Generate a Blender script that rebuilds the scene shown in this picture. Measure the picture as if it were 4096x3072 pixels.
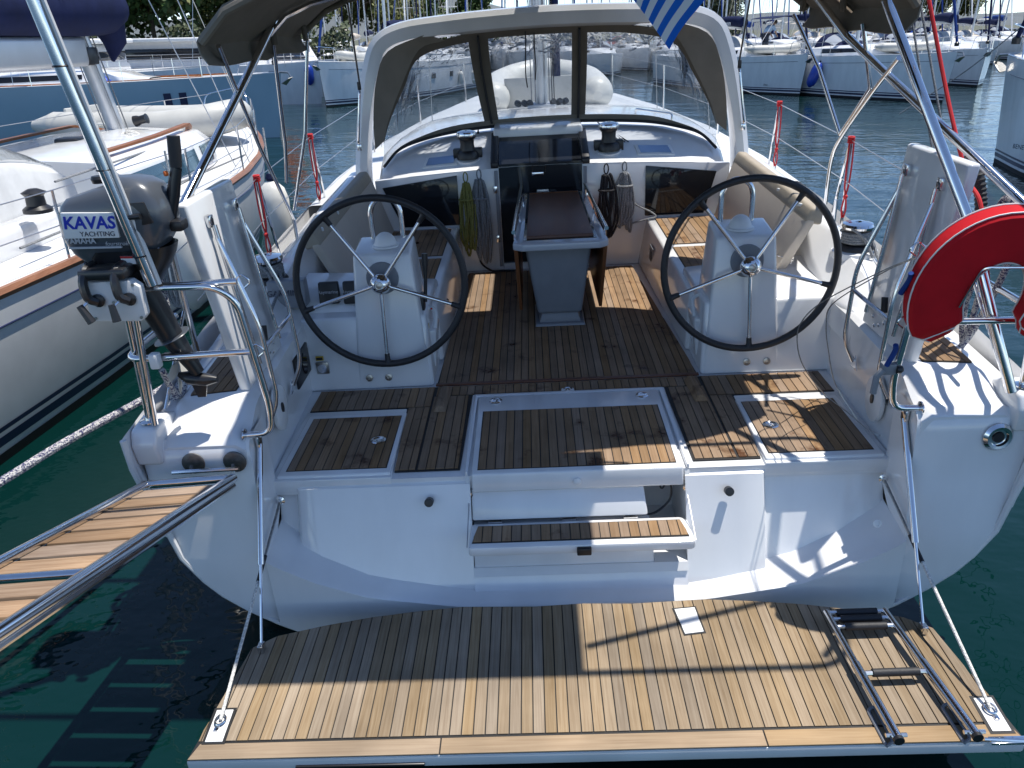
import bpy, bmesh, math, random
from math import sin, cos, pi, radians, sqrt, atan2
from mathutils import Vector, Matrix, noise
random.seed(7)
for o in list(bpy.data.objects): bpy.data.objects.remove(o)
SC = bpy.context.scene
COL = SC.collection

# ---------------------------------------------------------------- camera
# the moored yacht lies a little by the head and heeled to port: HULL_TILT turns yacht coordinates into the level world
HULL_TILT = (Matrix.Rotation(radians(1.4), 4, 'X') @ Matrix.Rotation(radians(-2.0), 4, 'Y'))
CAM_YAW, CAM_PITCH, CAM_ROLL = radians(2.375), radians(25.615), radians(-3.436)
CAM_POS = Vector((-0.171, -4.47, 2.224)); FOCAL_PX = 774.7
_f = Vector((-sin(CAM_YAW)*cos(CAM_PITCH), cos(CAM_YAW)*cos(CAM_PITCH), -sin(CAM_PITCH)))
_r = Vector((cos(CAM_YAW), sin(CAM_YAW), 0)); _u = _r.cross(_f)
RIGHT = cos(CAM_ROLL)*_r + sin(CAM_ROLL)*_u; UP = -sin(CAM_ROLL)*_r + cos(CAM_ROLL)*_u; FWD = _f
cam = bpy.data.cameras.new('camera'); cam.sensor_width = 36; cam.lens = 36*FOCAL_PX/1024; cam.clip_start = .05; cam.clip_end = 6000
cam_ob = bpy.data.objects.new('camera', cam); COL.objects.link(cam_ob)
cm = Matrix((RIGHT, UP, -FWD)).transposed().to_4x4(); cm.translation = CAM_POS
cam_ob.matrix_world = HULL_TILT @ cm
SC.camera = cam_ob

# ---------------------------------------------------------------- sky, sun, exposure
SUN = Vector((0.31, 0.13, 1.0)).normalized()                       # towards the sun, yacht coordinates
SUNW = (HULL_TILT.to_3x3() @ SUN).normalized()
w = bpy.data.worlds.new('World'); SC.world = w; w.use_nodes = True
nt = w.node_tree; bg = nt.nodes['Background']; sky = nt.nodes.new('ShaderNodeTexSky')
sky.sky_type = 'NISHITA'; sky.sun_disc = False; sky.sun_elevation = math.asin(SUNW.z); sky.sun_rotation = atan2(SUNW.x, SUNW.y)
sky.air_density = 0.6; sky.dust_density = 0.0; sky.ozone_density = 1.6
nt.links.new(sky.outputs[0], bg.inputs[0]); bg.inputs[1].default_value = 0.13
sl = bpy.data.lights.new('sun', 'SUN'); sl.energy = 3.7; sl.angle = radians(.53); sl.color = (1.0, .955, .88)
so = bpy.data.objects.new('sun', sl); COL.objects.link(so); so.rotation_euler = (-SUNW).to_track_quat('-Z', 'Y').to_euler(); so.location = SUNW*60
SC.view_settings.view_transform = 'Standard'; SC.view_settings.look = 'None'; SC.view_settings.exposure = 0.74; SC.view_settings.gamma = 1
SC.render.engine = 'CYCLES'; SC.render.resolution_x = 1024; SC.render.resolution_y = 768
SC.cycles.max_bounces = 8; SC.cycles.transparent_max_bounces = 24; SC.cycles.caustics_reflective = False; SC.cycles.caustics_refractive = False

# ---------------------------------------------------------------- measuring helper: a picture point on a known plane of the yacht
def V(u, v, x=None, y=None, z=None, d=None):
    tx, ty = u*.46293, v*.46293
    q = RIGHT*((tx-512)/FOCAL_PX) + UP*(-(ty-384)/FOCAL_PX) + FWD
    t = d if d is not None else ((x-CAM_POS.x)/q.x if x is not None else (y-CAM_POS.y)/q.y if y is not None else (z-CAM_POS.z)/q.z)
    return CAM_POS + q*t
CAMW = HULL_TILT @ CAM_POS
WATER_Z = -0.85
def W(u, v, z=WATER_Z, d=None, y=None):                              # the same for the level world
    q = HULL_TILT.to_3x3() @ (V(u, v, d=1.0) - CAM_POS)
    t = d if d is not None else ((y-CAMW.y)/q.y if y is not None else (z-CAMW.z)/q.z)
    return CAMW + q*t

# ---------------------------------------------------------------- materials
MATS = {}
def nodes(m): return m.node_tree.nodes, m.node_tree.links
def mat(name, col, rough=.5, metal=0, spec=.5, coat=0, var=0, vscale=8, bump=0, bscale=60, stretch=None, sheen=0, trans=0):
    if name in MATS: return MATS[name]
    m = bpy.data.materials.new(name); m.use_nodes = True; N, L = nodes(m); b = N['Principled BSDF']
    b.inputs['Base Color'].default_value = (*col, 1); b.inputs['Roughness'].default_value = rough; b.inputs['Metallic'].default_value = metal
    b.inputs['Specular IOR Level'].default_value = spec; b.inputs['Coat Weight'].default_value = coat; b.inputs['Coat Roughness'].default_value = .08
    if sheen: b.inputs['Sheen Weight'].default_value = sheen
    if var or bump:
        tc = N.new('ShaderNodeTexCoord'); mp = N.new('ShaderNodeMapping'); L.new(tc.outputs['Object'], mp.inputs[0])
        if stretch: mp.inputs['Scale'].default_value = stretch
    if var:
        n = N.new('ShaderNodeTexNoise'); n.inputs['Scale'].default_value = vscale; n.inputs['Detail'].default_value = 6; L.new(mp.outputs[0], n.inputs[0])
        r = N.new('ShaderNodeMapRange'); r.inputs[1].default_value = .3; r.inputs[2].default_value = .7; r.inputs[3].default_value = 1-var; r.inputs[4].default_value = 1+var*.4; L.new(n.outputs[0], r.inputs[0])
        x = N.new('ShaderNodeMix'); x.data_type = 'RGBA'; x.blend_type = 'MULTIPLY'; x.inputs[0].default_value = 1; x.inputs[6].default_value = (*col, 1); L.new(r.outputs[0], x.inputs[7]); L.new(x.outputs[2], b.inputs['Base Color'])
        r2 = N.new('ShaderNodeMapRange'); r2.inputs[3].default_value = rough*.85; r2.inputs[4].default_value = min(1, rough*1.2); L.new(n.outputs[0], r2.inputs[0]); L.new(r2.outputs[0], b.inputs['Roughness'])
    if bump:
        n2 = N.new('ShaderNodeTexNoise'); n2.inputs['Scale'].default_value = bscale; n2.inputs['Detail'].default_value = 4; L.new(mp.outputs[0], n2.inputs[0])
        bp = N.new('ShaderNodeBump'); bp.inputs['Strength'].default_value = bump; bp.inputs['Distance'].default_value = .01; L.new(n2.outputs[0], bp.inputs['Height']); L.new(bp.outputs[0], b.inputs['Normal'])
    MATS[name] = m; return m

def teak(name, c1, c2, along='Y', stain=.0, rough=.65):
    m = bpy.data.materials.new(name); m.use_nodes = True; N, L = nodes(m); b = N['Principled BSDF']
    oi = N.new('ShaderNodeObjectInfo'); tc = N.new('ShaderNodeTexCoord'); mp = N.new('ShaderNodeMapping'); L.new(tc.outputs['Object'], mp.inputs[0])
    mp.inputs['Scale'].default_value = (95, 3.2, 60) if along == 'Y' else (3.2, 95, 60)
    ad = N.new('ShaderNodeVectorMath'); ad.operation = 'ADD'; L.new(mp.outputs[0], ad.inputs[0])
    ml = N.new('ShaderNodeMath'); ml.operation = 'MULTIPLY'; ml.inputs[1].default_value = 90; L.new(oi.outputs['Random'], ml.inputs[0]); L.new(ml.outputs[0], ad.inputs[1])
    n = N.new('ShaderNodeTexNoise'); n.inputs['Scale'].default_value = 1; n.inputs['Detail'].default_value = 5; n.inputs['Distortion'].default_value = .6; L.new(ad.outputs[0], n.inputs[0])
    r1 = N.new('ShaderNodeValToRGB'); r1.color_ramp.elements[0].position = .25; r1.color_ramp.elements[1].position = .75
    r1.color_ramp.elements[0].color = (*c1, 1); r1.color_ramp.elements[1].color = (*c2, 1); L.new(n.outputs[0], r1.inputs[0])
    hv = N.new('ShaderNodeHueSaturation'); L.new(r1.outputs[0], hv.inputs['Color'])
    mv = N.new('ShaderNodeMapRange'); mv.inputs[3].default_value = .84; mv.inputs[4].default_value = 1.12; L.new(oi.outputs['Random'], mv.inputs[0]); L.new(mv.outputs[0], hv.inputs['Value'])
    fr = N.new('ShaderNodeMath'); fr.operation = 'FRACT'; m7 = N.new('ShaderNodeMath'); m7.operation = 'MULTIPLY'; m7.inputs[1].default_value = 7.13; L.new(oi.outputs['Random'], m7.inputs[0]); L.new(m7.outputs[0], fr.inputs[0])
    ms = N.new('ShaderNodeMapRange'); ms.inputs[3].default_value = .75; ms.inputs[4].default_value = 1.12; L.new(fr.outputs[0], ms.inputs[0]); L.new(ms.outputs[0], hv.inputs['Saturation'])
    # broad weathering
    nb = N.new('ShaderNodeTexNoise'); nb.inputs['Scale'].default_value = 2.6; nb.inputs['Detail'].default_value = 3; L.new(tc.outputs['Object'], nb.inputs[0])
    rb = N.new('ShaderNodeMapRange'); rb.inputs[1].default_value = .3; rb.inputs[2].default_value = .7; rb.inputs[3].default_value = .76; rb.inputs[4].default_value = 1.12; L.new(nb.outputs[0], rb.inputs[0])
    mx = N.new('ShaderNodeMix'); mx.data_type = 'RGBA'; mx.blend_type = 'MULTIPLY'; mx.inputs[0].default_value = 1; L.new(hv.outputs[0], mx.inputs[6]); L.new(rb.outputs[0], mx.inputs[7])
    outc = mx.outputs[2]; rough_s = None
    if stain:
        ns = N.new('ShaderNodeTexNoise'); ns.inputs['Scale'].default_value = 4.3; ns.inputs['Detail'].default_value = 5; ns.inputs['Roughness'].default_value = .62; L.new(tc.outputs['Object'], ns.inputs[0])
        rs = N.new('ShaderNodeValToRGB'); rs.color_ramp.elements[0].position = .66-stain*.1; rs.color_ramp.elements[1].position = .76-stain*.1; L.new(ns.outputs[0], rs.inputs[0])
        m2 = N.new('ShaderNodeMix'); m2.data_type = 'RGBA'; m2.blend_type = 'MULTIPLY'; L.new(rs.outputs[0], m2.inputs[0]); L.new(outc, m2.inputs[6]); m2.inputs[7].default_value = (.34, .24, .19, 1); outc = m2.outputs[2]
        rr = N.new('ShaderNodeMapRange'); rr.inputs[3].default_value = rough; rr.inputs[4].default_value = .25; L.new(rs.outputs[0], rr.inputs[0]); L.new(rr.outputs[0], b.inputs['Roughness'])
    else: b.inputs['Roughness'].default_value = rough
    L.new(outc, b.inputs['Base Color']); b.inputs['Specular IOR Level'].default_value = .12
    bp = N.new('ShaderNodeBump'); bp.inputs['Strength'].default_value = .25; bp.inputs['Distance'].default_value = .002; L.new(n.outputs[0], bp.inputs['Height']); L.new(bp.outputs[0], b.inputs['Normal'])
    MATS[name] = m; return m

def rope_mat(name, c1, c2, scale=220):
    m = bpy.data.materials.new(name); m.use_nodes = True; N, L = nodes(m); b = N['Principled BSDF']; b.inputs['Roughness'].default_value = .85; b.inputs['Specular IOR Level'].default_value = .15
    tc = N.new('ShaderNodeTexCoord'); n = N.new('ShaderNodeTexVoronoi'); n.inputs['Scale'].default_value = scale; L.new(tc.outputs['Object'], n.inputs[0])
    r = N.new('ShaderNodeValToRGB'); r.color_ramp.elements[0].color = (*c1, 1); r.color_ramp.elements[1].color = (*c2, 1); r.color_ramp.elements[0].position = .35; r.color_ramp.elements[1].position = .6
    L.new(n.outputs['Color'], r.inputs[0]); L.new(r.outputs[0], b.inputs['Base Color'])
    bp = N.new('ShaderNodeBump'); bp.inputs['Strength'].default_value = .6; bp.inputs['Distance'].default_value = .004; L.new(n.outputs['Distance'], bp.inputs['Height']); L.new(bp.outputs[0], b.inputs['Normal'])
    MATS[name] = m; return m

GEL = mat('white_gelcoat', (.77, .775, .78), .17, coat=.45, var=.09, vscale=3.4, bump=.015, bscale=9, stretch=(1, 1, .3))
GELD = mat('dull_gelcoat', (.70, .71, .71), .38, var=.10, vscale=3)
TEAK = teak('deck_teak', (.235, .165, .098), (.345, .265, .175), 'Y', stain=0)
TEAKS = teak('weathered_teak', (.225, .142, .08), (.315, .212, .13), 'Y', stain=.95)
TEAKX = teak('cross_teak', (.30, .205, .12), (.40, .29, .18), 'X')
GANGX = teak('gangway_teak', (.22, .135, .08), (.38, .27, .18), 'X')
VARN = teak('varnished_teak', (.24, .085, .03), (.36, .14, .055), 'Y', rough=.3)
TABLEW = mat('table_wood', (.13, .05, .028), .4, var=.25, vscale=14, stretch=(1, .12, 1))
MAHO = mat('mahogany_leaf', (.20, .075, .03), .35, var=.25, vscale=9, stretch=(1, 1, .15))
CAULK = mat('black_caulk', (.012, .012, .013), .6)
STEEL = mat('stainless_steel', (.72, .72, .73), .10, 1, var=.05, vscale=40)
STEELD = mat('weathered_steel', (.45, .44, .42), .33, 1, var=.3, vscale=60)
ALU = mat('anodised_mast', (.62, .63, .64), .38, .6, var=.06, vscale=5)
BLACK = mat('black_plastic', (.015, .015, .017), .38)
RUBBER = mat('black_rubber', (.02, .02, .022), .6, bump=.15, bscale=120)
LEATHER = mat('black_wheel_leather', (.018, .018, .02), .5, bump=.2, bscale=160)
GREY = mat('grey_plastic', (.22, .235, .26), .42, var=.08)
GREYD = mat('dark_grey_cowl', (.075, .085, .10), .30, coat=.4)
ABLACK = mat('outboard_black', (.014, .014, .016), .35, coat=.2)
GLASS = mat('dark_acrylic', (.012, .014, .018), .06, spec=.4)
CANVAS = mat('taupe_canvas', (.23, .205, .17), .9, spec=.1, var=.15, vscale=5, bump=.25, bscale=30)
CANVASI = mat('inner_canvas', (.15, .133, .11), .9, spec=.1, var=.12)
BEIGE = mat('beige_vinyl', (.55, .48, .40), .6, var=.08, vscale=3, bump=.08, bscale=25)
BEIGED = mat('beige_edge', (.36, .31, .24), .65, var=.1, bump=.1)
NAVY = mat('navy_sailcloth', (.012, .018, .06), .85, spec=.15, var=.3, vscale=4, bump=.4, bscale=6)
BLUEC = mat('blue_sailcloth', (.015, .05, .22), .8, spec=.2, var=.2, bump=.3, bscale=8)
PVC = mat('grey_pvc', (.50, .50, .47), .45, var=.1, vscale=4)
PVCD = mat('dark_pvc_strip', (.05, .055, .09), .5)
FENDW = mat('white_fender', (.70, .69, .64), .4, var=.12, vscale=5)
FENDB = mat('blue_fender', (.012, .05, .36), .35, var=.15, vscale=5)
RED = mat('red_canvas', (.52, .010, .018), .8, spec=.2, var=.18, vscale=6, bump=.15, bscale=40)
REDR = mat('red_line', (.55, .015, .02), .7)
PIPE = mat('white_piping', (.72, .70, .68), .6)
WHITE = mat('white_paint', (.80, .80, .79), .35, var=.04)
WPLATE = mat('white_polyethylene', (.74, .74, .73), .45)
ROPEG = rope_mat('grey_rope', (.16, .17, .18), (.30, .31, .32))
ROPEY = rope_mat('olive_rope', (.16, .16, .04), (.30, .29, .10))
ROPEK = rope_mat('black_rope', (.016, .016, .018), (.05, .05, .055))
ROPEW = rope_mat('flecked_rope', (.05, .05, .12), (.55, .54, .52), 170)
ROPEWH = rope_mat('white_rope', (.52, .51, .48), (.75, .74, .70), 160)
WIRE = mat('stainless_wire', (.5, .5, .5), .3, .9)
REDW = mat('red_mark', (.5, .02, .02), .5)
YEL = mat('yellow_mark', (.55, .38, .02), .5)
BLUEP = mat('blue_print', (.01, .03, .42), .5)
DKPRINT = mat('dark_print', (.02, .025, .05), .5)
SILVERP = mat('silver_print', (.45, .46, .48), .4)
STRIPE = mat('navy_stripe', (.012, .016, .06), .3)
ANTI = mat('black_antifouling', (.008, .008, .01), .6)
HULLBLUE = mat('blue_grey_hull', (.30, .42, .50), .18, coat=.4, var=.05, vscale=1)
ORANGE = mat('orange_cloth', (.75, .16, .03), .8)
FLAGB = mat('flag_blue', (.01, .13, .55), .7, spec=.2); FLAGW = mat('flag_white', (.70, .70, .72), .7, spec=.2)

def vinyl():
    m = bpy.data.materials.new('clear_vinyl'); m.use_nodes = True; N, L = nodes(m); N.remove(N['Principled BSDF']); out = N['Material Output']
    tr = N.new('ShaderNodeBsdfTransparent'); tr.inputs[0].default_value = (.86, .88, .9, 1)
    gl = N.new('ShaderNodeBsdfGlossy'); gl.inputs['Roughness'].default_value = .06; df = N.new('ShaderNodeBsdfDiffuse'); df.inputs[0].default_value = (.7, .72, .75, 1)
    tc = N.new('ShaderNodeTexCoord'); n = N.new('ShaderNodeTexNoise'); n.inputs['Scale'].default_value = 5.5; n.inputs['Detail'].default_value = 3; n.inputs['Distortion'].default_value = 1.2; vm = N.new('ShaderNodeMapping'); vm.inputs['Scale'].default_value = (1.6, 1.6, .35); L.new(tc.outputs['Object'], vm.inputs[0]); L.new(vm.outputs[0], n.inputs[0])
    bp = N.new('ShaderNodeBump'); bp.inputs['Strength'].default_value = .6; bp.inputs['Distance'].default_value = .02; L.new(n.outputs[0], bp.inputs['Height']); L.new(bp.outputs[0], gl.inputs['Normal'])
    fr = N.new('ShaderNodeFresnel'); fr.inputs[0].default_value = 1.32; L.new(bp.outputs[0], fr.inputs['Normal'])
    m1 = N.new('ShaderNodeMixShader'); m1.inputs[0].default_value = .09; L.new(tr.outputs[0], m1.inputs[1]); L.new(df.outputs[0], m1.inputs[2])
    m2 = N.new('ShaderNodeMixShader'); L.new(fr.outputs[0], m2.inputs[0]); L.new(m1.outputs[0], m2.inputs[1]); L.new(gl.outputs[0], m2.inputs[2]); L.new(m2.outputs[0], out.inputs[0])
    MATS['clear_vinyl'] = m; return m
VINYL = vinyl()
def water():
    m = bpy.data.materials.new('harbour_water'); m.use_nodes = True; N, L = nodes(m); b = N['Principled BSDF']
    b.inputs['Base Color'].default_value = (.0014, .017, .016, 1); b.inputs['Roughness'].default_value = .015; b.inputs['IOR'].default_value = 1.333; b.inputs['Specular IOR Level'].default_value = .5
    tc = N.new('ShaderNodeTexCoord')
    def nz(sx, sy, sc, det):
        mp = N.new('ShaderNodeMapping'); mp.inputs['Scale'].default_value = (sx, sy, 1); mp.inputs['Rotation'].default_value = (0, 0, .35); L.new(tc.outputs['Object'], mp.inputs[0])
        n = N.new('ShaderNodeTexNoise'); n.inputs['Scale'].default_value = sc; n.inputs['Detail'].default_value = det; n.inputs['Roughness'].default_value = .5; L.new(mp.outputs[0], n.inputs[0]); return n
    a, c = nz(.7, 1.0, .55, 2), nz(1, 1.5, 2.6, 3)
    b1 = N.new('ShaderNodeBump'); b1.inputs['Strength'].default_value = 1; b1.inputs['Distance'].default_value = .07; L.new(a.outputs[0], b1.inputs['Height'])
    b2 = N.new('ShaderNodeBump'); b2.inputs['Strength'].default_value = 1; b2.inputs['Distance'].default_value = .014; L.new(c.outputs[0], b2.inputs['Height']); L.new(b1.outputs[0], b2.inputs['Normal'])
    L.new(b2.outputs[0], b.inputs['Normal']); MATS['water'] = m; return m
WATER = water()

# ---------------------------------------------------------------- mesh helpers
def smooth(a, b, x):
    t = min(1, max(0, (x-a)/(b-a))); return t*t*(3-2*t)
def lerp(tab, x):
    if x <= tab[0][0]: return tab[0][1]
    for (a, va), (b, vb) in zip(tab, tab[1:]):
        if x <= b: return va+(vb-va)*(x-a)/(b-a)
    return tab[-1][1]
def catmull(pts, n=6, closed=False):
    P = [Vector(p) for p in pts]; out = []; m = len(P)
    rng = range(m) if closed else range(m-1)
    for i in rng:
        p0 = P[(i-1) % m] if (closed or i > 0) else P[0]*2-P[1]; p1 = P[i]; p2 = P[(i+1) % m]
        p3 = P[(i+2) % m] if (closed or i+2 < m) else P[-1]*2-P[-2]
        for k in range(n):
            t = k/n; out.append(.5*((2*p1)+(p2-p0)*t+(2*p0-5*p1+4*p2-p3)*t*t+(3*p1-p0-3*p2+p3)*t**3))
    if not closed: out.append(P[-1])
    return out
def fillet(pts, r, n=5):
    P = [Vector(p) for p in pts]; out = [P[0]]
    for i in range(1, len(P)-1):
        a, b = (P[i-1]-P[i]), (P[i+1]-P[i]); ra = min(r, a.length*.48, b.length*.48); s = P[i]+a.normalized()*ra; e = P[i]+b.normalized()*ra
        for k in range(n+1):
            t = k/n; out.append((1-t)**2*s+2*t*(1-t)*P[i]+t*t*e)
    out.append(P[-1]); return out

class MB:
    def __init__(s): s.v = []; s.f = []; s.sm = []
    def add(s, vs, fs, smooth=False):
        o = len(s.v); s.v += [Vector(v) for v in vs]; s.f += [[i+o for i in f] for f in fs]; s.sm += [smooth]*len(fs); return s
    def bm(s, b, smooth=False, M=None, flats=0):
        b.verts.ensure_lookup_table(); b.verts.index_update(); n0 = len(s.sm)
        s.add([(M @ v.co if M else v.co.copy()) for v in b.verts], [[v.index for v in f.verts] for f in b.faces], smooth)
        if smooth and flats:                                         # the big faces stay flat, only the bevels are rounded
            for i in sorted(range(len(b.faces)), key=lambda i: -[f.calc_area() for f in [b.faces[i]]][0])[:flats]: s.sm[n0+i] = False
        b.free(); return s
    def box(s, c, size, rot=None, bev=0, seg=2):
        b = bmesh.new(); bmesh.ops.create_cube(b, size=1); bmesh.ops.scale(b, vec=size, verts=b.verts)
        if bev: bmesh.ops.bevel(b, geom=b.edges[:], offset=bev, segments=seg, affect='EDGES', profile=.5)
        M = Matrix.Translation(Vector(c)) @ (rot.to_4x4() if rot is not None else Matrix())
        b.faces.ensure_lookup_table(); return s.bm(b, bool(bev), M, 6)
    def box2(s, a, b, bev=0, seg=2):
        a, b = Vector(a), Vector(b); return s.box((a+b)/2, [abs(x) for x in (b-a)], None, bev, seg)
    def hexa(s, bot, top, bev=0, seg=2):                              # two quads, same winding
        b = bmesh.new(); vs = [b.verts.new(Vector(p)) for p in list(bot)+list(top)]
        for f in ([3, 2, 1, 0], [4, 5, 6, 7], [0, 1, 5, 4], [1, 2, 6, 5], [2, 3, 7, 6], [3, 0, 4, 7]): b.faces.new([vs[i] for i in f])
        bmesh.ops.recalc_face_normals(b, faces=b.faces)
        if bev: bmesh.ops.bevel(b, geom=b.edges[:], offset=bev, segments=seg, affect='EDGES', profile=.5)
        b.faces.ensure_lookup_table(); return s.bm(b, bool(bev), None, 6)
    def prism(s, poly, axis, a, c, bev=0, seg=2):                     # poly 2D, extruded along axis from a to c
        b = bmesh.new()
        def mk(p, h): return {'x': (h, p[0], p[1]), 'y': (p[0], h, p[1]), 'z': (p[0], p[1], h)}[axis]
        A = [b.verts.new(mk(p, a)) for p in poly]; C = [b.verts.new(mk(p, c)) for p in poly]; n = len(poly)
        b.faces.new(A[::-1]); b.faces.new(C)
        for i in range(n): b.faces.new([A[i], A[(i+1) % n], C[(i+1) % n], C[i]])
        bmesh.ops.recalc_face_normals(b, faces=b.faces)
        if bev: bmesh.ops.bevel(b, geom=b.edges[:], offset=bev, segments=seg, affect='EDGES', profile=.5)
        b.faces.ensure_lookup_table(); return s.bm(b, bool(bev), None, n+2 if n < 13 else 2)
    def tube(s, pts, r, seg=10, caps=True, closed=False):
        P = [Vector(p) for p in pts]; n = len(P); rr = r if isinstance(r, (list, tuple)) else [r]*n
        T = []
        for i in range(n):
            a = P[(i-1) % n] if (closed or i > 0) else P[i]; b = P[(i+1) % n] if (closed or i < n-1) else P[i]
            t = (b-a); T.append(t.normalized() if t.length > 1e-9 else Vector((0, 0, 1)))
        up = Vector((0, 0, 1)) if abs(T[0].z) < .9 else Vector((1, 0, 0)); nrm = T[0].cross(up).normalized(); vs = []
        for i in range(n):
            if i: 
                nrm = nrm - T[i]*nrm.dot(T[i]); nrm = nrm.normalized() if nrm.length > 1e-6 else T[i].orthogonal().normalized()
            bi = T[i].cross(nrm)
            for k in range(seg):
                a = 2*pi*k/seg; vs.append(P[i]+(nrm*cos(a)+bi*sin(a))*rr[i])
        fs = []; m = n if closed else n-1
        for i in range(m):
            for k in range(seg):
                k2 = (k+1) % seg; j = (i+1) % n; fs.append([i*seg+k, i*seg+k2, j*seg+k2, j*seg+k])
        s.add(vs, fs, True)
        if caps and not closed:
            o = len(s.v)-n*seg; s.f += [[o+k for k in range(seg)][::-1], [o+(n-1)*seg+k for k in range(seg)]]; s.sm += [False, False]
        return s
    def lathe(s, prof, base, axis=(0, 0, 1), seg=20, capped=True):    # prof: (radius, height)
        ax = Vector(axis).normalized(); a = ax.orthogonal().normalized(); b = ax.cross(a); B = Vector(base); vs = []
        for (r, h) in prof:
            for k in range(seg):
                t = 2*pi*k/seg; vs.append(B+ax*h+(a*cos(t)+b*sin(t))*max(r, 1e-4))
        fs = [[i*seg+k, i*seg+(k+1) % seg, (i+1)*seg+(k+1) % seg, (i+1)*seg+k] for i in range(len(prof)-1) for k in range(seg)]
        s.add(vs, fs, True)
        if capped:
            o = len(s.v)-len(vs); s.f += [[o+k for k in range(seg)][::-1], [o+(len(prof)-1)*seg+k for k in range(seg)]]; s.sm += [False, False]
        return s
    def grid(s, rows, smooth=True, closed=False):
        n, m = len(rows), len(rows[0]); vs = [p for r in rows for p in r]; fs = []
        for i in range(n-1):
            for j in range(m if closed else m-1): fs.append([i*m+j, i*m+(j+1) % m, (i+1)*m+(j+1) % m, (i+1)*m+j])
        return s.add(vs, fs, smooth)
    def shell(s, rows, th, smooth=True):                              # grid with thickness
        n, m = len(rows), len(rows[0]); R = [[Vector(p) for p in r] for r in rows]; back = []
        for i in range(n):
            q = []
            for j in range(m):
                du = R[min(i+1, n-1)][j]-R[max(i-1, 0)][j]; dv = R[i][min(j+1, m-1)]-R[i][max(j-1, 0)]; k = du.cross(dv); k = k.normalized() if k.length > 1e-9 else Vector((0, 0, 1)); q.append(R[i][j]-k*th)
            back.append(q)
        s.grid(R, smooth); s.grid([r[::-1] for r in back], smooth)
        s.grid([R[0][::-1], back[0][::-1]], False); s.grid([R[-1], back[-1]], False); s.grid([[r[0] for r in R], [r[0] for r in back]], False); s.grid([[r[-1] for r in R][::-1], [r[-1] for r in back][::-1]], False)
        return s
    def ball(s, c, r, seg=14, rings=9):
        c = Vector(c); r = Vector((r, r, r)) if not isinstance(r, (tuple, list, Vector)) else Vector(r); rows = []
        for i in range(rings+1):
            t = pi*i/rings; rows.append([c+Vector((r.x*sin(t)*cos(2*pi*k/seg), r.y*sin(t)*sin(2*pi*k/seg), r.z*cos(t))) for k in range(seg)])
        return s.grid(rows, True, True)
    def build(s, name, m, parent=None, base=None):
        me = bpy.data.meshes.new(name); b = Vector(base) if base is not None else (parent.get('_b') if False else None)
        off = BASES.get(parent.name, Vector()) if parent else Vector()
        if base is not None and not parent: off = Vector(base)
        me.from_pydata([tuple(v-off) for v in s.v], [], s.f); me.validate()
        if len(me.polygons) == len(s.sm): me.polygons.foreach_set('use_smooth', s.sm)
        me.update(); me.materials.append(m)
        bmx = bmesh.new(); bmx.from_mesh(me)
        if s.weld: bmesh.ops.remove_doubles(bmx, verts=bmx.verts, dist=2e-4); bmesh.ops.dissolve_degenerate(bmx, dist=1e-4, edges=bmx.edges)
        bmesh.ops.recalc_face_normals(bmx, faces=bmx.faces) if s.fixn else None; bmx.to_mesh(me); bmx.free()
        me.set_sharp_from_angle(angle=radians(38))
        o = bpy.data.objects.new(name, me); COL.objects.link(o)
        if parent: o.parent = parent; BASES[o.name] = off
        elif base is not None: BASES[o.name] = off
        return o
    fixn = True; weld = False
BASES = {}
def tag(o, label=None, cat=None, group=None, kind=None):
    for k, x in (('label', label), ('category', cat), ('group', group), ('kind', kind)):
        if x: o[k] = x
    return o
def on_yacht(o, base=(0, 0, 0)):                                     # stands in yacht coordinates
    o.matrix_world = HULL_TILT @ Matrix.Translation(Vector(base)); return o
def thing(name, label, cat, base=(0, 0, 0), group=None, yacht=True):
    o = bpy.data.objects.new(name, None); o.empty_display_size = .2; COL.objects.link(o); BASES[o.name] = Vector(base)
    if yacht: on_yacht(o, base)
    else: o.location = Vector(base); BASES[o.name] = Vector()
    return tag(o, label, cat, group)
def single(mb, name, m, label, cat, base=(0, 0, 0), group=None):      # a one-mesh thing on the yacht
    o = mb.build(name, m, None, base); on_yacht(o, base); return tag(o, label, cat, group)
def lettering(text, size, origin, xdir, ydir, m, parent, depth=.0006, name='lettering', shear=0, align='CENTER', bold=0):
    c = bpy.data.curves.new('t', 'FONT'); c.body = text; c.size = size; c.align_x = align; c.align_y = 'CENTER'; c.extrude = depth; c.shear = shear; c.offset = bold; c.resolution_u = 3
    o = bpy.data.objects.new('t', c); COL.objects.link(o); dg = bpy.context.evaluated_depsgraph_get(); me = bpy.data.meshes.new_from_object(o.evaluated_get(dg)); bpy.data.objects.remove(o); bpy.data.curves.remove(c)
    X, Y = Vector(xdir).normalized(), Vector(ydir).normalized(); Z = X.cross(Y).normalized(); Y = Z.cross(X); M = Matrix((X, Y, Z)).transposed().to_4x4(); M.translation = Vector(origin) - BASES.get(parent.name, Vector())
    me.transform(M); me.materials.clear(); me.materials.append(m); me.name = name
    q = bpy.data.objects.new(name, me); COL.objects.link(q); q.parent = parent; return q
def clip(poly, ax, lim, keep_less):
    out = []; n = len(poly)
    for i in range(n):
        a, b = poly[i], poly[(i+1) % n]; ia = (a[ax] <= lim) == keep_less; ib = (b[ax] <= lim) == keep_less
        if ia: out.append(a)
        if ia != ib:
            t = (lim-a[ax])/(b[ax]-a[ax]); out.append((a[0]+(b[0]-a[0])*t, a[1]+(b[1]-a[1])*t))
    return out
def inset_ok(poly): 
    a = 0
    for (x0, y0), (x1, y1) in zip(poly, poly[1:]+poly[:1]): a += x0*y1-x1*y0
    return abs(a)/2
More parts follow.
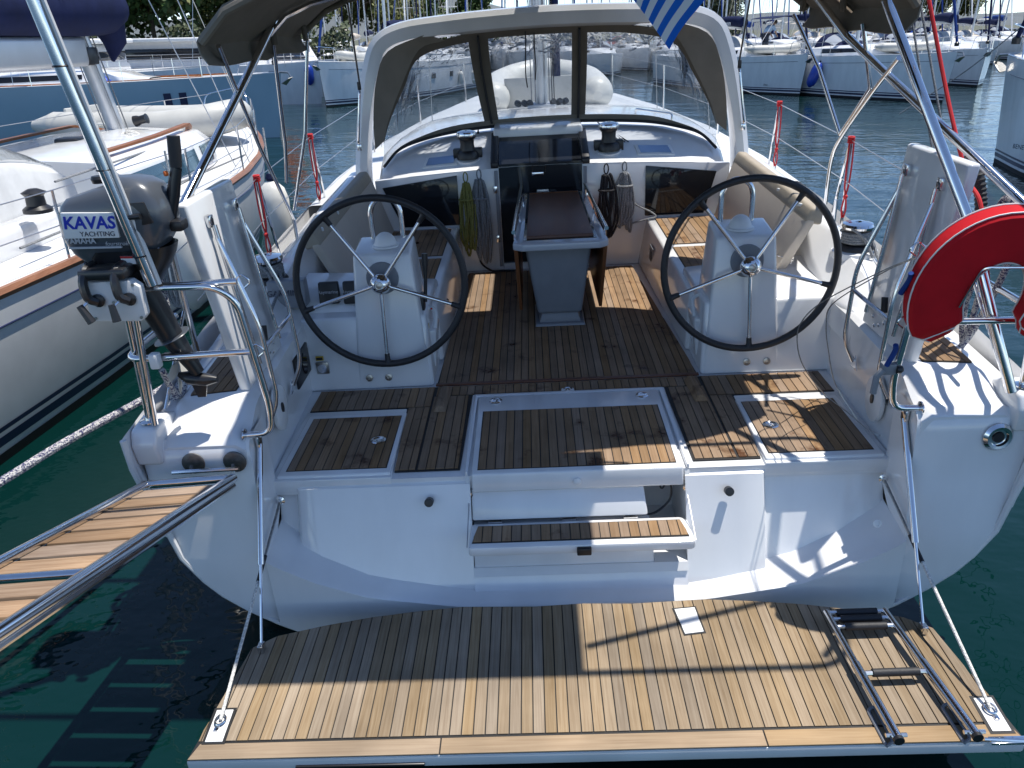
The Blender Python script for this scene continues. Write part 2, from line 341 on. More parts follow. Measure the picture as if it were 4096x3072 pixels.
def planking(parent, poly, z, pitch, m, axis=0, gap=.0055, th=.008, start=None, name='plank', margin=.007, zf=None):
    xs = [p[axis] for p in poly]; x = start if start is not None else min(xs); out = []
    while x < max(xs)-1e-4:
        a, b = max(x+gap/2, min(xs)+margin), min(x+pitch-gap/2, max(xs)-margin); x += pitch
        if b-a < .006: continue
        q = clip(clip(poly, axis, a, False), axis, b, True)
        o = 1-axis; mn = min([p[o] for p in q] or [0]); mx = max([p[o] for p in q] or [0])
        if len(q) < 3 or inset_ok(q) < 2e-4: continue
        cy = (mn+mx)/2; q = [tuple((p[k]-(margin if p[k] > cy else -margin)) if k == o else p[k] for k in (0, 1)) for p in q]
        mb = MB(); n = len(q)
        if zf: vs = [(p[0], p[1], zf(*p)-th) for p in q]+[(p[0], p[1], zf(*p)) for p in q]
        else: vs = [(p[0], p[1], z-th) for p in q]+[(p[0], p[1], z) for p in q]
        mb.add(vs, [list(range(n))[::-1], list(range(n, 2*n))]+[[i, (i+1) % n, n+(i+1) % n, n+i] for i in range(n)])
        out.append(mb.build(name, m, parent))
    return out
def flat(poly, z0, z1): return MB().prism(poly, 'z', z0, z1)
# ================================================================ water (the level sheet that reaches the horizon)
mb = MB(); mb.add([(-3000, -400, WATER_Z), (3000, -400, WATER_Z), (3000, 5000, WATER_Z), (-3000, 5000, WATER_Z)], [[0, 1, 2, 3]])
tag(mb.build('water', WATER), 'calm dark green harbour water with broken reflections', 'water', kind='structure')

# ================================================================ the yacht
Y = thing('sailing_yacht', 'white sailing yacht seen from astern with twin wheels and lowered teak swim platform', 'yacht')
PL = -.55                                                            # platform level
# ---- hull
HY = [-1.25, 0, 2, 4, 6, 8, 10, 11.5, 12.4]; HB = [2.2, 2.26, 2.3, 2.28, 2.12, 1.75, 1.15, .5, .04]; HZ = [.47, .55, .64, .71, .77, .83, .9, .95, .98]
hb = lambda y: lerp(list(zip(HY, HB)), y); hz = lambda y: lerp(list(zip(HY, HZ)), y)
SEC = [(1, .47), (.998, .25), (.96, -.09), (.945, -.25), (.89, -.46), (.785, -.66), (.66, -.81), (.42, -.95), (0, -1.0)]
def hull_x(z): return 2.2*lerp(sorted((b, a) for a, b in SEC), z)
rows = []
for y in [-1.25, -.6, 0, 1, 2, 3, 4, 5, 6, 7, 8, 9, 10, 10.8, 11.5, 12, 12.4]:
    k = hb(y)/2.2; f = smooth(5, 12.4, y); half = []
    for a, z in SEC:
        zz = hz(y) if z == .47 else z+(hz(y)-.47)*max(0, (z+.5)/.97)
        half.append(Vector((a**(1+1.2*f)*2.2*k, y, zz)))
    rows.append([Vector((-p.x, p.y, p.z)) for p in half]+[p for p in half[::-1]][1:])
mb = MB(); mb.grid(rows); HULL = mb.build('hull', GEL, Y)
for s in (-1, 1):                                                    # rounded lip along the transom edge
    pts = [Vector((s*hull_x(z), -1.245, z)) for z in (.46, .3, .1, -.1, -.25, -.4, -.5, -.6, -.7, -.8, -.9)]
    MB().tube(pts, .016, 8).build('transom_lip', GELD, Y)
    # moulded step rungs on the starboard and port quarter edge
    a, b = Vector((s*hull_x(.28), -1.2, .28)), Vector((s*hull_x(-.12), -1.22, -.12))
    MB().tube([a+Vector((s*.012, 0, 0)), b+Vector((s*.02, 0, 0))], .02, 8).build('rubbing_strake', GELD, Y)
# ---- transom skin
Yo = [(-1.1, -1.26), (-.32, -1.26), (-.1, -1.225), (.1, -1.185), (.28, -1.17), (.34, -1.16), (.385, -1.12)]
CREASE = [(0, -.65), (.61, -.635), (1.13, -.55), (1.4, -.44), (1.59, -.33), (1.66, -.27)]
def zbot(x):
    for k in range(len(SEC)-1):
        a, b = SEC[k], SEC[k+1]
        if b[0]*2.2 <= abs(x) <= a[0]*2.2: return b[1]+(a[1]-b[1])*(abs(x)-b[0]*2.2)/((a[0]-b[0])*2.2)
    return .4
def ysurf(x, z):
    zc = lerp(CREASE, abs(x)); y = -.95-.40*(-.05-z) if z < -.05 else lerp([(-.05, -.95), (-.03, -.90)], z)
    y += (.075*smooth(.985, 1.015, x) if x > 0 else .085*smooth(1.505, 1.55, -x))*smooth(-.03, -.07, z)
    return y+(-1.26-y)*min(1, max(0, (zc+.045-z)/.04))
def zlist(x):
    zc = lerp(CREASE, abs(x)); a = [-.03, -.05, -.08]+[-.1+(zc+.075+.1)*k/6 for k in range(7)]+[zc+d_ for d_ in (.055, .046, .035, .02, .008, .003, -.006, -.03, -.08, -.16)]+[min(-.9, zc-.2), -1.02]
    zb = zbot(x); return [max(z, zb) for z in a]
def col_in(x): return [Vector((x, ysurf(x, z), z)) for z in zlist(x)]
xs = [.575, .7, .85, .98, .99, 1.0, 1.01, 1.02, 1.15, 1.3, 1.4, 1.5, 1.515, 1.53, 1.545, 1.555, 1.6, 1.64]
for s in (-1, 1):
    cols = [col_in(s*x) for x in xs]; mb = MB(); mb.weld = True; mb.grid(cols)
    mb.build('transom_panel', GEL, Y)
    # quarter: outboard part of the transom
    ZO = [.385, .34, .28, .1, 0, -.1, -.17, -.25, -.32, -.4, -.5, -.6, -.8]
    cols = []
    for x in (1.64, 1.66, 1.72, 1.85, 2.0, 2.08, 2.13, 2.17, 2.198):
        zb = zbot(x); cols.append([Vector((s*x, lerp(Yo, max(z, zb))+.02*smooth(1.70, 1.64, x), max(z, zb))) for z in ZO])
    mb = MB(); mb.weld = True; mb.grid(cols)
    wall = [[Vector((s*1.64, lerp(Yo, z)+.02, z)) for z in ZO[:-1]], [Vector((s*1.64, max(ysurf(1.64, min(z, -.03)), -.9 if z > -.02 else -2), z)) for z in ZO[:-1]]]
    mb.grid(wall, False); mb.build('quarter_panel', GEL, Y)
# lower transom under the step well, then the well itself
mb = MB(); mb.grid([[Vector((x, ysurf(x, max(z, zbot(x))), max(z, zbot(x)))) for z in (-.485, -.52, -.56, -.595, -.604, -.615, -.63, -.642, -.65, -.68, -.72, -.8, -1.0)] for x in (-.575, -.3, 0, .3, .575)])
mb.build('transom_panel', GEL, Y)
well = MB()
well.hexa([(-.575, -1.15, -.52), (.575, -1.15, -.52), (.575, -.60, -.47), (-.575, -.60, -.47)], [(-.575, -1.125, -.478), (.575, -1.125, -.478), (.575, -.6, -.46), (-.575, -.6, -.46)])
for s in (-1, 1): well.prism([(-.60, -.02), (-.93, -.02), (-.95, -.06), (-1.075, -.38), (-1.11, -.47), (-1.12, -.5), (-.6, -.5)], 'x', s*.577, s*.60)
well.box2((-.6, -.62, -.5), (.6, -.60, -.02)); well.build('step_well', GELD, Y)
r1 = MB(); r1.hexa([(-.574, -1.02, -.245), (.375, -1.02, -.245), (.375, -.95, -.245), (-.574, -.95, -.245)], [(-.574, -.945, -.09), (.355, -.945, -.09), (.355, -.90, -.09), (-.574, -.90, -.09)], .012)
r1.build('upper_riser', GEL, Y)
r2 = MB(); r2.hexa([(-.574, -1.12, -.49), (.40, -1.12, -.49), (.40, -.98, -.49), (-.574, -.98, -.49)], [(-.574, -1.06, -.285), (.39, -1.06, -.285), (.39, -.95, -.285), (-.574, -.95, -.285)], .012)
r2.build('lower_riser', GEL, Y)
MB().tube(catmull([(.50, -.90, -.10), (.515, -.90, -.17), (.50, -.91, -.235), (.43, -.93, -.29), (.36, -.94, -.30)], 5), .006, 6).build('cable', BLACK, Y)
MB().tube(catmull([(.47, -.89, -.10), (.455, -.89, -.15), (.47, -.89, -.16), (.485, -.89, -.12)], 5), .005, 6).build('cable', BLACK, Y)
# ---- lower step
st = MB().prism([(-.56, -1.02), (.545, -1.02), (.58, -1.05), (.59, -1.225), (.575, -1.24), (-.575, -1.24), (-.585, -1.225), (-.58, -1.03)], 'z', -.315, -.258, .014).build('boarding_step', GEL, Y)
poly = [(-.54, -1.055), (.535, -1.055), (.56, -1.20), (-.565, -1.20)]
flat(poly, -.26, -.2535).build('caulking', CAULK, st); planking(st, poly, -.25, .0515, TEAKS)
MB().box((.015, -1.248, -.29), (.075, .03, .042), None, .006).build('handle', BLACK, st)
for x in (-.45, -.05, .28): MB().box((x, -1.018, -.254), (.075, .018, .006)).build('hinge', STEEL, st)
for s in (-1, 1):
    MB().tube([(s*.585, -.955, -.13), (s*.592, -1.21, -.275)], .003, 6).build('stay_wire', WIRE, st)
    MB().lathe([(.0, 0), (.017, 0), (.017, .012), (0, .014)], (s*.583, -.95, -.12), (-s*.2, -1, 0), 10).build('eye', STEEL, st)
    MB().lathe([(.0, 0), (.024, 0), (.024, .035), (.019, .036)], (s*.795, -1.0, -.118), (0, -1, .35), 16).build('rubber_stop', BLACK, Y)
# ---- cockpit floor and teak
floor = MB().prism([(-1.75, .35), (-1.75, -.93), (1.75, -.93), (1.75, .35), (.95, .4), (.9, 2.9), (-.9, 2.9), (-.95, .4)], 'z', -.09, -.014)
FL = floor.build('cockpit_floor', GEL, Y)
main = [(-.868, .215), (.868, .215), (.735, 2.66), (-.815, 2.66)]
aftp = [(-1.645, .175), (1.645, .175), (1.65, -.115), (1.025, -.115), (.992, -.87), (.632, -.87), (.62, .02), (-.62, .02), (-.632, -.87), (-.992, -.87), (-1.025, -.115), (-1.65, -.115)]
flat(main, -.013, -.006).build('caulking', CAULK, FL); flat(aftp, -.013, -.0055).build('caulking', CAULK, FL)
planking(FL, main, 0, .0505, TEAKS, start=-.858)
tops = [[(-.87, .175), (.87, .175), (.87, .03), (-.87, .03)]]
for s in (-1, 1):
    q = [(s*1.645, .175), (s*.872, .175), (s*.872, -.113), (s*1.65, -.113)]; planking(FL, q, 0, .056, TEAKS)
    q = [(s*.872, .03), (s*.637, .03), (s*.637, -.865), (s*.872, -.865)]; planking(FL, q, 0, .052, TEAKS)
    q = [(s*1.02, -.113), (s*.874, -.113), (s*.874, -.865), (s*.992, -.865)]; planking(FL, q, 0, .052, TEAKS)
planking(FL, [(-.87, .175), (.87, .175), (.87, .033), (-.87, .033)], 0, .0505, TEAKS, start=-.858)
MB().box((0, .195, .002), (1.745, .034, .012), None, .003).build('threshold_board', TABLEW, FL)
for s in (-1, 1):                                                     # foot chocks for the helmsman
    c = Vector((s*.80, -.04, 0)); d = Vector((-s*.05, -.42, 0))
    mb = MB(); mb.hexa([c+Vector((-.042, .15, 0)), c+Vector((.042, .15, 0)), c+Vector((.042+s*.012, -.16, 0)), c+Vector((-.042+s*.012, -.16, 0))], [c+Vector((-.018, .15, .036)), c+Vector((.018, .15, .036)), c+Vector((.018+s*.012, -.14, .036)), c+Vector((-.018+s*.012, -.14, .036))], .006)
    mb.build('foot_chock', TEAKS, FL)
# ---- central hatch
hz0 = MB(); hz0.prism([(-.615, .0), (-.60, .012), (.60, .012), (.615, 0), (.60, -.93), (.585, -.93), (.58, -.02), (-.58, -.02), (-.585, -.93), (-.60, -.93)], 'z', -.03, .012, .006); hz0.build('hatch_coaming', GEL, Y)
lid = MB(); lid.hexa([(-.565, -.975, -.095), (.565, -.975, -.095), (.575, -.03, -.03), (-.575, -.03, -.03)], [(-.562, -.962, .016), (.562, -.962, .016), (.572, -.035, .016), (-.572, -.035, .016)], .012, 3)
LID = lid.build('hatch_lid', GEL, Y)
poly = [(-.535, -.245), (.535, -.245), (.532, -.922), (-.532, -.922)]
flat(poly, .012, .0175).build('caulking', CAULK, LID); planking(LID, poly, .0205, .0492, TEAKS)
for x in (-.46, .46): MB().lathe([(.04, 0), (.04, .004), (.03, .006), (.026, .002), (.012, .003), (0, .003)], (x, -.11, .016), (0, 0, 1), 20).build('flush_latch', STEEL, LID)
mb = MB().box((0, .028, -.0), (.085, .06, .022), None, .01); mb.build('latch_pad', GEL, Y)
MB().lathe([(.028, 0), (.028, .005), (.018, .007), (.015, .003), (0, .004)], (0, .03, .011), (0, 0, 1), 16).build('flush_latch', STEEL, Y)
MB().lathe([(.022, 0), (.022, .008), (.012, .012), (0, .013)], (.0, -.973, -.045), (0, -1, .1), 14).build('courtesy_light', WHITE, LID)
# ---- side lockers
for s in (-1, 1):
    fr = MB().prism([(s*1.022, -.13), (s*1.66, -.13), (s*1.665, -.935), (s*1.0, -.935)], 'z', -.075, .001, .008).build('locker_frame', GEL, Y)
    lk = MB().hexa([(s*1.005, -.918, -.06), (s*1.635, -.918, -.06), (s*1.63, -.2, -.02), (s*1.012, -.2, -.02)], [(s*1.008, -.908, .015), (s*1.632, -.908, .015), (s*1.627, -.203, .015), (s*1.014, -.203, .015)], .009, 3).build('locker_lid', GEL, Y)
    poly = [(s*1.037, -.252), (s*1.588, -.252), (s*1.592, -.862), (s*1.033, -.862)]
    flat(poly, .012, .0165).build('caulking', CAULK, lk); planking(lk, poly, .0195, .0507, TEAKS)
    MB().lathe([(.045, 0), (.045, .004), (.034, .007), (.028, .003), (.012, .004), (0, .004)], (s*1.13, -.56, .0195), (0, 0, 1), 20).build('flush_latch', STEEL, lk)
# ---- swim platform
ps = [V(u, v, z=PL) for u, v in ((410, 1634), (545, 1398), (600, 1372), (700, 1350), (800, 1332), (900, 1319), (1000, 1309), (1120, 1303), (1240, 1300), (1400, 1296), (1560, 1299), (1740, 1312))]
outl = [(-1.735, -2.225)]+[(p.x, p.y) for p in ps[1:]]
right = [(-x, y) for x, y in outl[::-1] if x < -.45]; left = [q for q in outl if q[0] < -.45]
top_y = sum(p.y for p in ps[7:11])/4
outl = left+[(-.25, top_y-.012), (0, top_y), (.25, top_y-.012)]+right
PT = thing  # platform is a part of the yacht
plat = MB().prism([(x*1.004, y+.004 if y > -2 else y-.006) for x, y in outl], 'z', PL-.075, PL-.008, .012).build('swim_platform', GELD, Y)
flat(outl, PL-.012, PL-.0055).build('caulking', CAULK, plat)
inner = clip(outl, 1, -2.143, False)
for o in planking(plat, inner, PL, .0515, TEAK, start=-1.76): pass
ye = -2.228
xj = [-1.735, -.66, .70, 1.735]
for a, b in zip(xj, xj[1:]):
    q = [(a+.003, -2.150), (b-.003, -2.150), (b-.003, ye), (a+.003, ye)]
    if a < -1.7: q[0] = (a+.028, -2.150)
    if b > 1.7: q[1] = (b-.028, -2.150)
    MB().prism(q, 'z', PL-.008, PL+.0005, .002).build('margin_board', TEAKX, plat)
MB().box((-1.0, -2.236, PL-.05), (.55, .012, .014), None, .005).build('fascia_slot', BLACK, plat)
for s in (-1, 1):
    c = V(478, 1560, z=PL) if s < 0 else V(2137, 1535, z=PL); q = [(-.038, .085), (.038, .085), (.038, -.085), (-.038, -.085)]
    q = [(c.x+a-s*.0+b*s*.05, c.y+b-.02) for a, b in q]
    cx, cy = sum(p[0] for p in q)/4, sum(p[1] for p in q)/4
    MB().prism([(cx+(x-cx)*1.34, cy+(y-cy)*1.15) for x, y in q], 'z', PL-.004, PL+.0015, .0).build('pad_seal', CAULK, plat)
    pad = MB().prism(q, 'z', PL-.002, PL+.004, .001).build('anchor_pad', WHITE, plat)
    MB().tube([Vector((c.x, c.y, PL+.012))+Vector((.022*cos(t), .028*sin(t), .004)) for t in [k*pi/8 for k in range(16)]], .005, 6, closed=True).build('shackle', STEEL, pad)
    MB().box((c.x+s*.005, c.y-.04, PL+.007), (.022, .03, .008), None, .003).build('pad_eye', STEEL, pad)
ins = [V(u, v, z=PL) for u, v in ((1457, 1317), (1500, 1313), (1520, 1365), (1480, 1370))]
cx = sum(p.x for p in ins)/4; cy = sum(p.y for p in ins)/4
MB().prism([(cx+(p.x-cx)*1.2, cy+(p.y-cy)*1.12) for p in ins], 'z', PL-.004, PL+.0015).build('pad_seal', CAULK, plat)
MB().prism([(p.x, p.y) for p in ins], 'z', PL-.003, PL+.004).build('deck_plate', WHITE, plat)
# ---- boarding ladder folded on the platform
LZ = PL+.055
ra, rb = V(1783, 1322, z=LZ), V(1935, 1597, z=LZ); rc, rd = V(1905, 1318, z=LZ), V(2108, 1590, z=LZ)
ra.x = 1.172; rb.x = 1.205; rc.x = 1.452; rd.x = 1.518
lad = MB().tube([ra, ra.lerp(rb, .45), ra.lerp(rb, .455), rb], [.0165, .0165, .0205, .0205], 12).tube([rc, rc.lerp(rd, .45), rc.lerp(rd, .455), rd], [.0165, .0165, .0205, .0205], 12).build('boarding_ladder', STEEL, Y)
for t in (.01, .07, .14, .53):
    a, b = ra.lerp(rb, t), rc.lerp(rd, t)
    MB().tube([a, b], .011, 8).build('rung', STEEL, lad); MB().tube([a.lerp(b, .17), a.lerp(b, .85)], .0185, 12).build('rung_grip', RUBBER, lad)
for a in (rb, rd):
    MB().tube([a+Vector((-.042, .02, 0)), a+Vector((.042, .02, 0))], .009, 8).build('pivot_bolt', STEEL, lad)
    MB().tube([a+Vector((0, -.012, 0)), a+Vector((0, .004, 0))], .0215, 12).build('end_cap', BLACK, lad)
    for k in (-.05, ): 
        p = [a+Vector((-.035, .01, -.05)), a+Vector((-.04, .19, -.05)), a+Vector((-.005, .21, -.05)), a+Vector((.0, .03, -.05))]
        MB().tube(fillet(p+[p[0]], .015, 3), .007, 6).build('bracket', GREY, lad)
MB().box(rd+Vector((.145, .012, -.045)), (.16, .035, .012), None, .003).build('hinge_plate', STEEL, lad); MB().tube([rd+Vector((.04, .01, -.03)), rd+Vector((.22, .0, -.036))], .006, 6).build('lock_pin', STEEL, lad)
# ---- platform struts and stays
for s in (-1, 1):
    lo = V(545, 1400, z=PL+.02) if s < 0 else V(2030, 1357, z=PL+.02)
    lo = Vector((s*1.60, lo.y, PL+.02)); up = Vector((s*1.625, -1.045, .30)); m_ = up.lerp(lo, .60)
    strut = MB().tube([up, m_], .0165, 12).build('gas_strut', STEEL, Y); MB().tube([m_, lo], .0075, 8).build('piston_rod', STEEL, strut)
    MB().box(lo, (.03, .045, .05), None, .006).build('strut_bracket', STEEL, strut); MB().box(up+Vector((0, .0, .02)), (.02, .05, .06), None, .004).build('strut_bracket', STEEL, strut)
    sh = Vector((s*1.607, -.992, -.092)); pd = (V(478, 1560, z=PL) if s < 0 else V(2137, 1535, z=PL)); pd.z = PL+.015; k = sh.lerp(pd, .30)
    st = MB().tube([sh, k], .008, 8).build('rigging_screw', STEELD, Y); MB().tube([k, k.lerp(pd, .12), pd], [.011, .008, .008], 8).build('stay_rope', ROPEWH, st)
    MB().tube([k.lerp(pd, -.02), k.lerp(pd, .16)], .011, 8).build('rope_sleeve', BLACK, st)
    MB().lathe([(.026, 0), (.026, .006), (.014, .01), (.014, .02), (0, .022)], sh+Vector((0, .012, .0)), (0, -1, .1), 14).build('pad_eye', STEEL, st)
# ---- quarters (side mouldings aft), consoles, benches, coamings
prof = [(.27, -.02), (.27, .47), (-.10, .498), (-.86, .50), (-.91, .485), (-1.01, .425), (-1.05, .41), (-1.12, .395), (-1.155, .36), (-1.16, .1), (-1.15, -.02)]
for s in (-1, 1):
    b = MB(); rowsq = []
    for x in (1.655, 1.675, 1.70, 1.78, 1.9, 2.04, 2.07, 2.085):
        e = .03*(smooth(1.70, 1.655, x)+smooth(2.05, 2.085, x)); rowsq.append([Vector((s*(x+(.06*smooth(-.6, .27, y))), y, z-(e if z > .2 else 0))) for y, z in prof])
    b.grid(rowsq); b.add(rowsq[0], [list(range(len(prof)))]); b.build('quarter_moulding', GEL, Y)
    # deck ledge and fairlead at the stern corner
    b = MB(); b.prism([(-1.19, .28), (-1.205, .40), (-1.17, .475), (-1.02, .49), (-.93, .45), (-.88, .42), (2.6, .66), (2.6, .3)], 'x', s*2.07, s*2.20, .02, 3); b.build('deck_edge', GEL, Y)
    cl = MB().lathe([(.042, 0), (.042, .006), (.02, .012), (.016, .03), (0, .03)], (s*2.13, -1.10, .485), (0, 0, 1), 16).build('pad_eye', STEEL, Y)
    # teak on the quarter
    poly = [(s*1.80, -.28), (s*2.05, -.28), (s*2.01, -.86), (s*1.78, -.82)]
    tq = flat(poly, .48, .503).build('quarter_step', CAULK, Y); planking(tq, poly, .508, .050, TEAKS)
# console under each wheel
for s in (-1, 1):
    c = MB(); c.hexa([(s*.885, .205, -.012), (s*1.76, .19, -.012), (s*1.76, 1.05, -.012), (s*.885, 1.05, -.012)], [(s*.905, .275, .475), (s*1.77, .275, .475), (s*1.80, 1.05, .53), (s*.905, 1.05, .475)], .022, 3); c.build('helm_console', GEL, Y)
    p = MB(); p.hexa([(s*.90, .198, -.01), (s*1.40, .198, -.01), (s*1.40, .68, -.01), (s*.90, .68, -.01)], [(s*.965, .302, .885), (s*1.335, .302, .885), (s*1.335, .60, .93), (s*.97, .60, .93)], .022, 3); PED = p.build('wheel_pedestal', GEL, Y)
    MB().lathe([(.105, 0), (.105, .006), (.1, .01), (.0, .01)], (s*1.156, .283, .735), (0, -1, .11), 24).build('steering_boss', GREY, PED)
    MB().lathe([(.088, 0), (.088, .01), (.074, .016)]+[(.07*cos(t), .016+.075*sin(t)) for t in [k*pi/16 for k in range(1, 9)]], (s*1.14, .44, .90), (0, 0, 1), 24).build('compass_cover', WHITE, PED)
    U = [(s*1.04, .56, .90), (s*1.04, .565, 1.10), (s*1.07, .565, 1.165), (s*1.14, .565, 1.195), (s*1.21, .565, 1.165), (s*1.24, .565, 1.10), (s*1.24, .56, .90)]
    MB().tube(fillet(U, .05, 4), .0175, 12).build('grab_rail', STEEL, PED)
    for x in (1.185, 1.315): MB().lathe([(.024, 0), (.024, .006), (.012, .008), (.01, .002), (0, .002)], (s*x, .206, .07), (0, -1, .12), 14).build('drain_plug', STEELD, Y)
# wheels
for s in (-1, 1):
    hub = Vector((s*1.156, .195, .724)); tilt = radians(5); nrm = Vector((0, -cos(tilt), sin(tilt))); ax = Vector((1, 0, 0)); ay = nrm.cross(ax)*1
    if ay.z < 0: ay = -ay
    R = .533
    rim = [hub+(ax*cos(t)+ay*sin(t))*R for t in [2*pi*k/72 for k in range(72)]]
    WH = MB().tube(rim, .0225, 12, closed=True).build('steering_wheel', LEATHER, Y)
    rot = radians(2 if s > 0 else -1)
    for k in range(5):
        t = -pi/2+k*2*pi/5+rot; d = ax*cos(t)+ay*sin(t)
        MB().tube([hub+d*.05-nrm*.0, hub+d*(R-.06)], .0125, 10).build('spoke', STEEL, WH)
        MB().tube([hub+d*(R-.07), hub+d*(R-.03), hub+d*(R-.01)], [.016, .018, .028], 10).build('spoke_socket', LEATHER, WH)
    MB().lathe([(.045, -.05), (.066, -.01), (.066, .012), (.058, .03), (.04, .052), (.028, .056), (.026, .046), (0, .046)], hub, nrm, 24).build('hub', STEEL, WH)
    MB().lathe([(.02, 0), (.02, .014), (0, .018)], hub+nrm*.044, nrm, 14).build('hub_cap', STEELD, WH)
    MB().tube([hub-nrm*.12, hub-nrm*.03], .03, 14).build('axle', STEEL, WH)
# shiny tape on the port rim
# benches
for s in (-1, 1):
    b = MB(); b.hexa([(s*.86, .62, -.012), (s*1.6, .62, -.012), (s*1.6, 2.76, -.012), (s*(.80 if s > 0 else .84), 2.76, -.012)], [(s*.875, .62, .425), (s*1.6, .62, .425), (s*1.6, 2.76, .425), (s*.88, 2.76, .425)], .025, 3); BN = b.build('cockpit_bench', GEL, Y)
    for (a, c) in ((.62, 1.72), (1.80, 2.68)):
        poly = [(s*.945, a), (s*1.50, a), (s*1.50, c), (s*.945, c)]
        flat(poly, .42, .4275).build('caulking', CAULK, BN); planking(BN, poly, .432, .0565, TEAKS)
    # recessed locker and port light in the bench face
    if s > 0:
        MB().box((.848, 2.18, .20), (.012, .20, .22), None, .006).build('speaker_frame', GREY, BN); MB().box((.842, 2.18, .20), (.012, .13, .15), None, .004).build('speaker', BLACK, BN)
    MB().lathe([(.016, 0), (.016, .01), (.006, .02), (0, .02)], (s*.868, 1.38 if s > 0 else 1.15, .26), (-s, 0, 0), 10).build('latch_knob', STEEL, BN)
    # engine/fire box hung on the pedestal's inboard side
    bx = MB(); bx.hexa([(s*.88, .36, .06), (s*.93, .36, .06), (s*.945, .60, .06), (s*.895, .60, .06)], [(s*.86, .36, .33), (s*.94, .36, .33), (s*.94, .60, .33), (s*.86, .60, .33)], .012); hb_ = bx.build('halyard_bin', GEL, Y)
    MB().tube(catmull([(s*.87, .40, .33), (s*.86, .44, .42), (s*.88, .46, .45), (s*.93, .47, .46)], 5), .014, 8).build('bin_hook', GEL, hb_)
# coaming
CO = [(2.95, 1.74, .93, 1.82, .95, 1.98, .80), (1.8, 1.74, .88, 1.84, .90, 2.0, .74), (1.05, 1.76, .78, 1.84, .82, 2.02, .70), (.75, 1.72, .60, 1.86, .74, 2.03, .67), (.45, 1.72, .49, 1.88, .66, 2.04, .645), (.27, 1.715, .475, 1.89, .615, 2.05, .62), (.1, 1.71, .485, 1.90, .56, 2.06, .59), (-.12, 1.71, .49, 1.92, .50, 2.07, .55)]
for s in (-1, 1):
    rows = [[Vector((s*(a-.02), y, .3)), Vector((s*a, y, b-.03)), Vector((s*(a+.02), y, b)), Vector((s*c, y, d)), Vector((s*(c+.05), y, d-.01)), Vector((s*e, y, f)), Vector((s*(e+.09), y, f-.05))] for y, a, b, c, d, e, f in CO]
    m_ = MB(); m_.grid(rows); m_.build('coaming', GEL, Y)
    # backrest panel (beige vinyl) with darker rolled edge
    sh = lambda x, z, y: Vector((s*x, y, z))
    bk = MB(); bk.hexa([sh(1.47, .445, .80), sh(1.55, .43, .80), sh(1.55, .43, 2.62), sh(1.47, .445, 2.62)], [sh(1.64, .88, .66), sh(1.70, .87, .66), sh(1.70, .92, 2.70), sh(1.64, .93, 2.70)], .018, 3); BK = bk.build('backrest', BEIGE, Y)
    ed = MB(); ed.hexa([sh(1.625, .855, .665), sh(1.74, .83, .665), sh(1.74, .88, 2.69), sh(1.625, .905, 2.69)], [sh(1.665, .955, .67), sh(1.75, .94, .67), sh(1.75, .99, 2.68), sh(1.665, 1.0, 2.68)], .022, 3); ed.build('backrest_roll', BEIGED, BK)
    for y in (.86, 1.35): MB().box((s*1.655, y, .93), (.016, .05, .022), Matrix.Rotation(.5, 3, 'Z'), .003).build('snap_hook', WPLATE, BK)
    # side deck forward
    rows = []
    for y in (2.80, 3.0, 4, 5, 6, 7, 8, 9, 10, 11, 12):
        h = hz(y); w_ = hb(y); rows.append([Vector((s*w_, y, h)), Vector((s*(w_-.03), y, h+.015)), Vector((s*w_*.5, y, h+.03)), Vector((0, y, h+.05))])
    m_ = MB(); m_.grid(rows); m_.build('side_deck', GELD, Y)
# big primary winches with their turns of rope
def winch(name, c, r, h, parent, rope=None, topm=STEEL):
    c = Vector(c); wn = MB().lathe([(r*1.35, 0), (r*1.35, h*.16), (r*1.2, h*.26), (r*.92, h*.3), (r*.82, h*.5), (r*.86, h*.66), (r*1.05, h*.72), (r*1.12, h*.78), (r*1.0, h*.82)], c, (0, 0, 1), 24).build(name, BLACK, parent)
    MB().lathe([(r*1.16, h*.8), (r*1.2, h*.87), (r*1.1, h*.95), (r*.55, h), (r*.3, h*1.0), (r*.25, h*.96), (0, h*.96)], c, (0, 0, 1), 24).build('winch_top', topm, wn)
    if rope:
        pts = [c+Vector((cos(t)*r*.98, sin(t)*r*.98, h*(.32+.36*t/(2*pi*4)))) for t in [k*2*pi/16 for k in range(65)]]
        MB().tube(pts, r*.14, 8).build('rope_turns', rope, wn)
    return wn
for s in (-1, 1):
    c = Vector((s*1.95, .50 if s < 0 else .60, .665)); wn = winch('primary_winch', c, .085, .20, Y, ROPEG)
    MB().lathe([(.15, -.03), (.145, .01), (.12, .018), (0, .018)], c, (0, 0, 1), 22).build('winch_base', GEL, wn)
    MB().tube(catmull([c+Vector((.08, -.04, .10)), c+Vector((.10, -.10, .02)), c+Vector((.09, -.22, -.02)), c+Vector((.10, -.42, -.06))], 5), .011, 8).build('rope_tail', ROPEG, wn)
    MB().tube(catmull([c+Vector((-.08, .06, .13)), c+Vector((-.06, -.07, .17)), c+Vector((.02, -.10, .10)), c+Vector((.06, -.16, .0))], 5), .011, 8).build('rope_tail', ROPEG, wn)
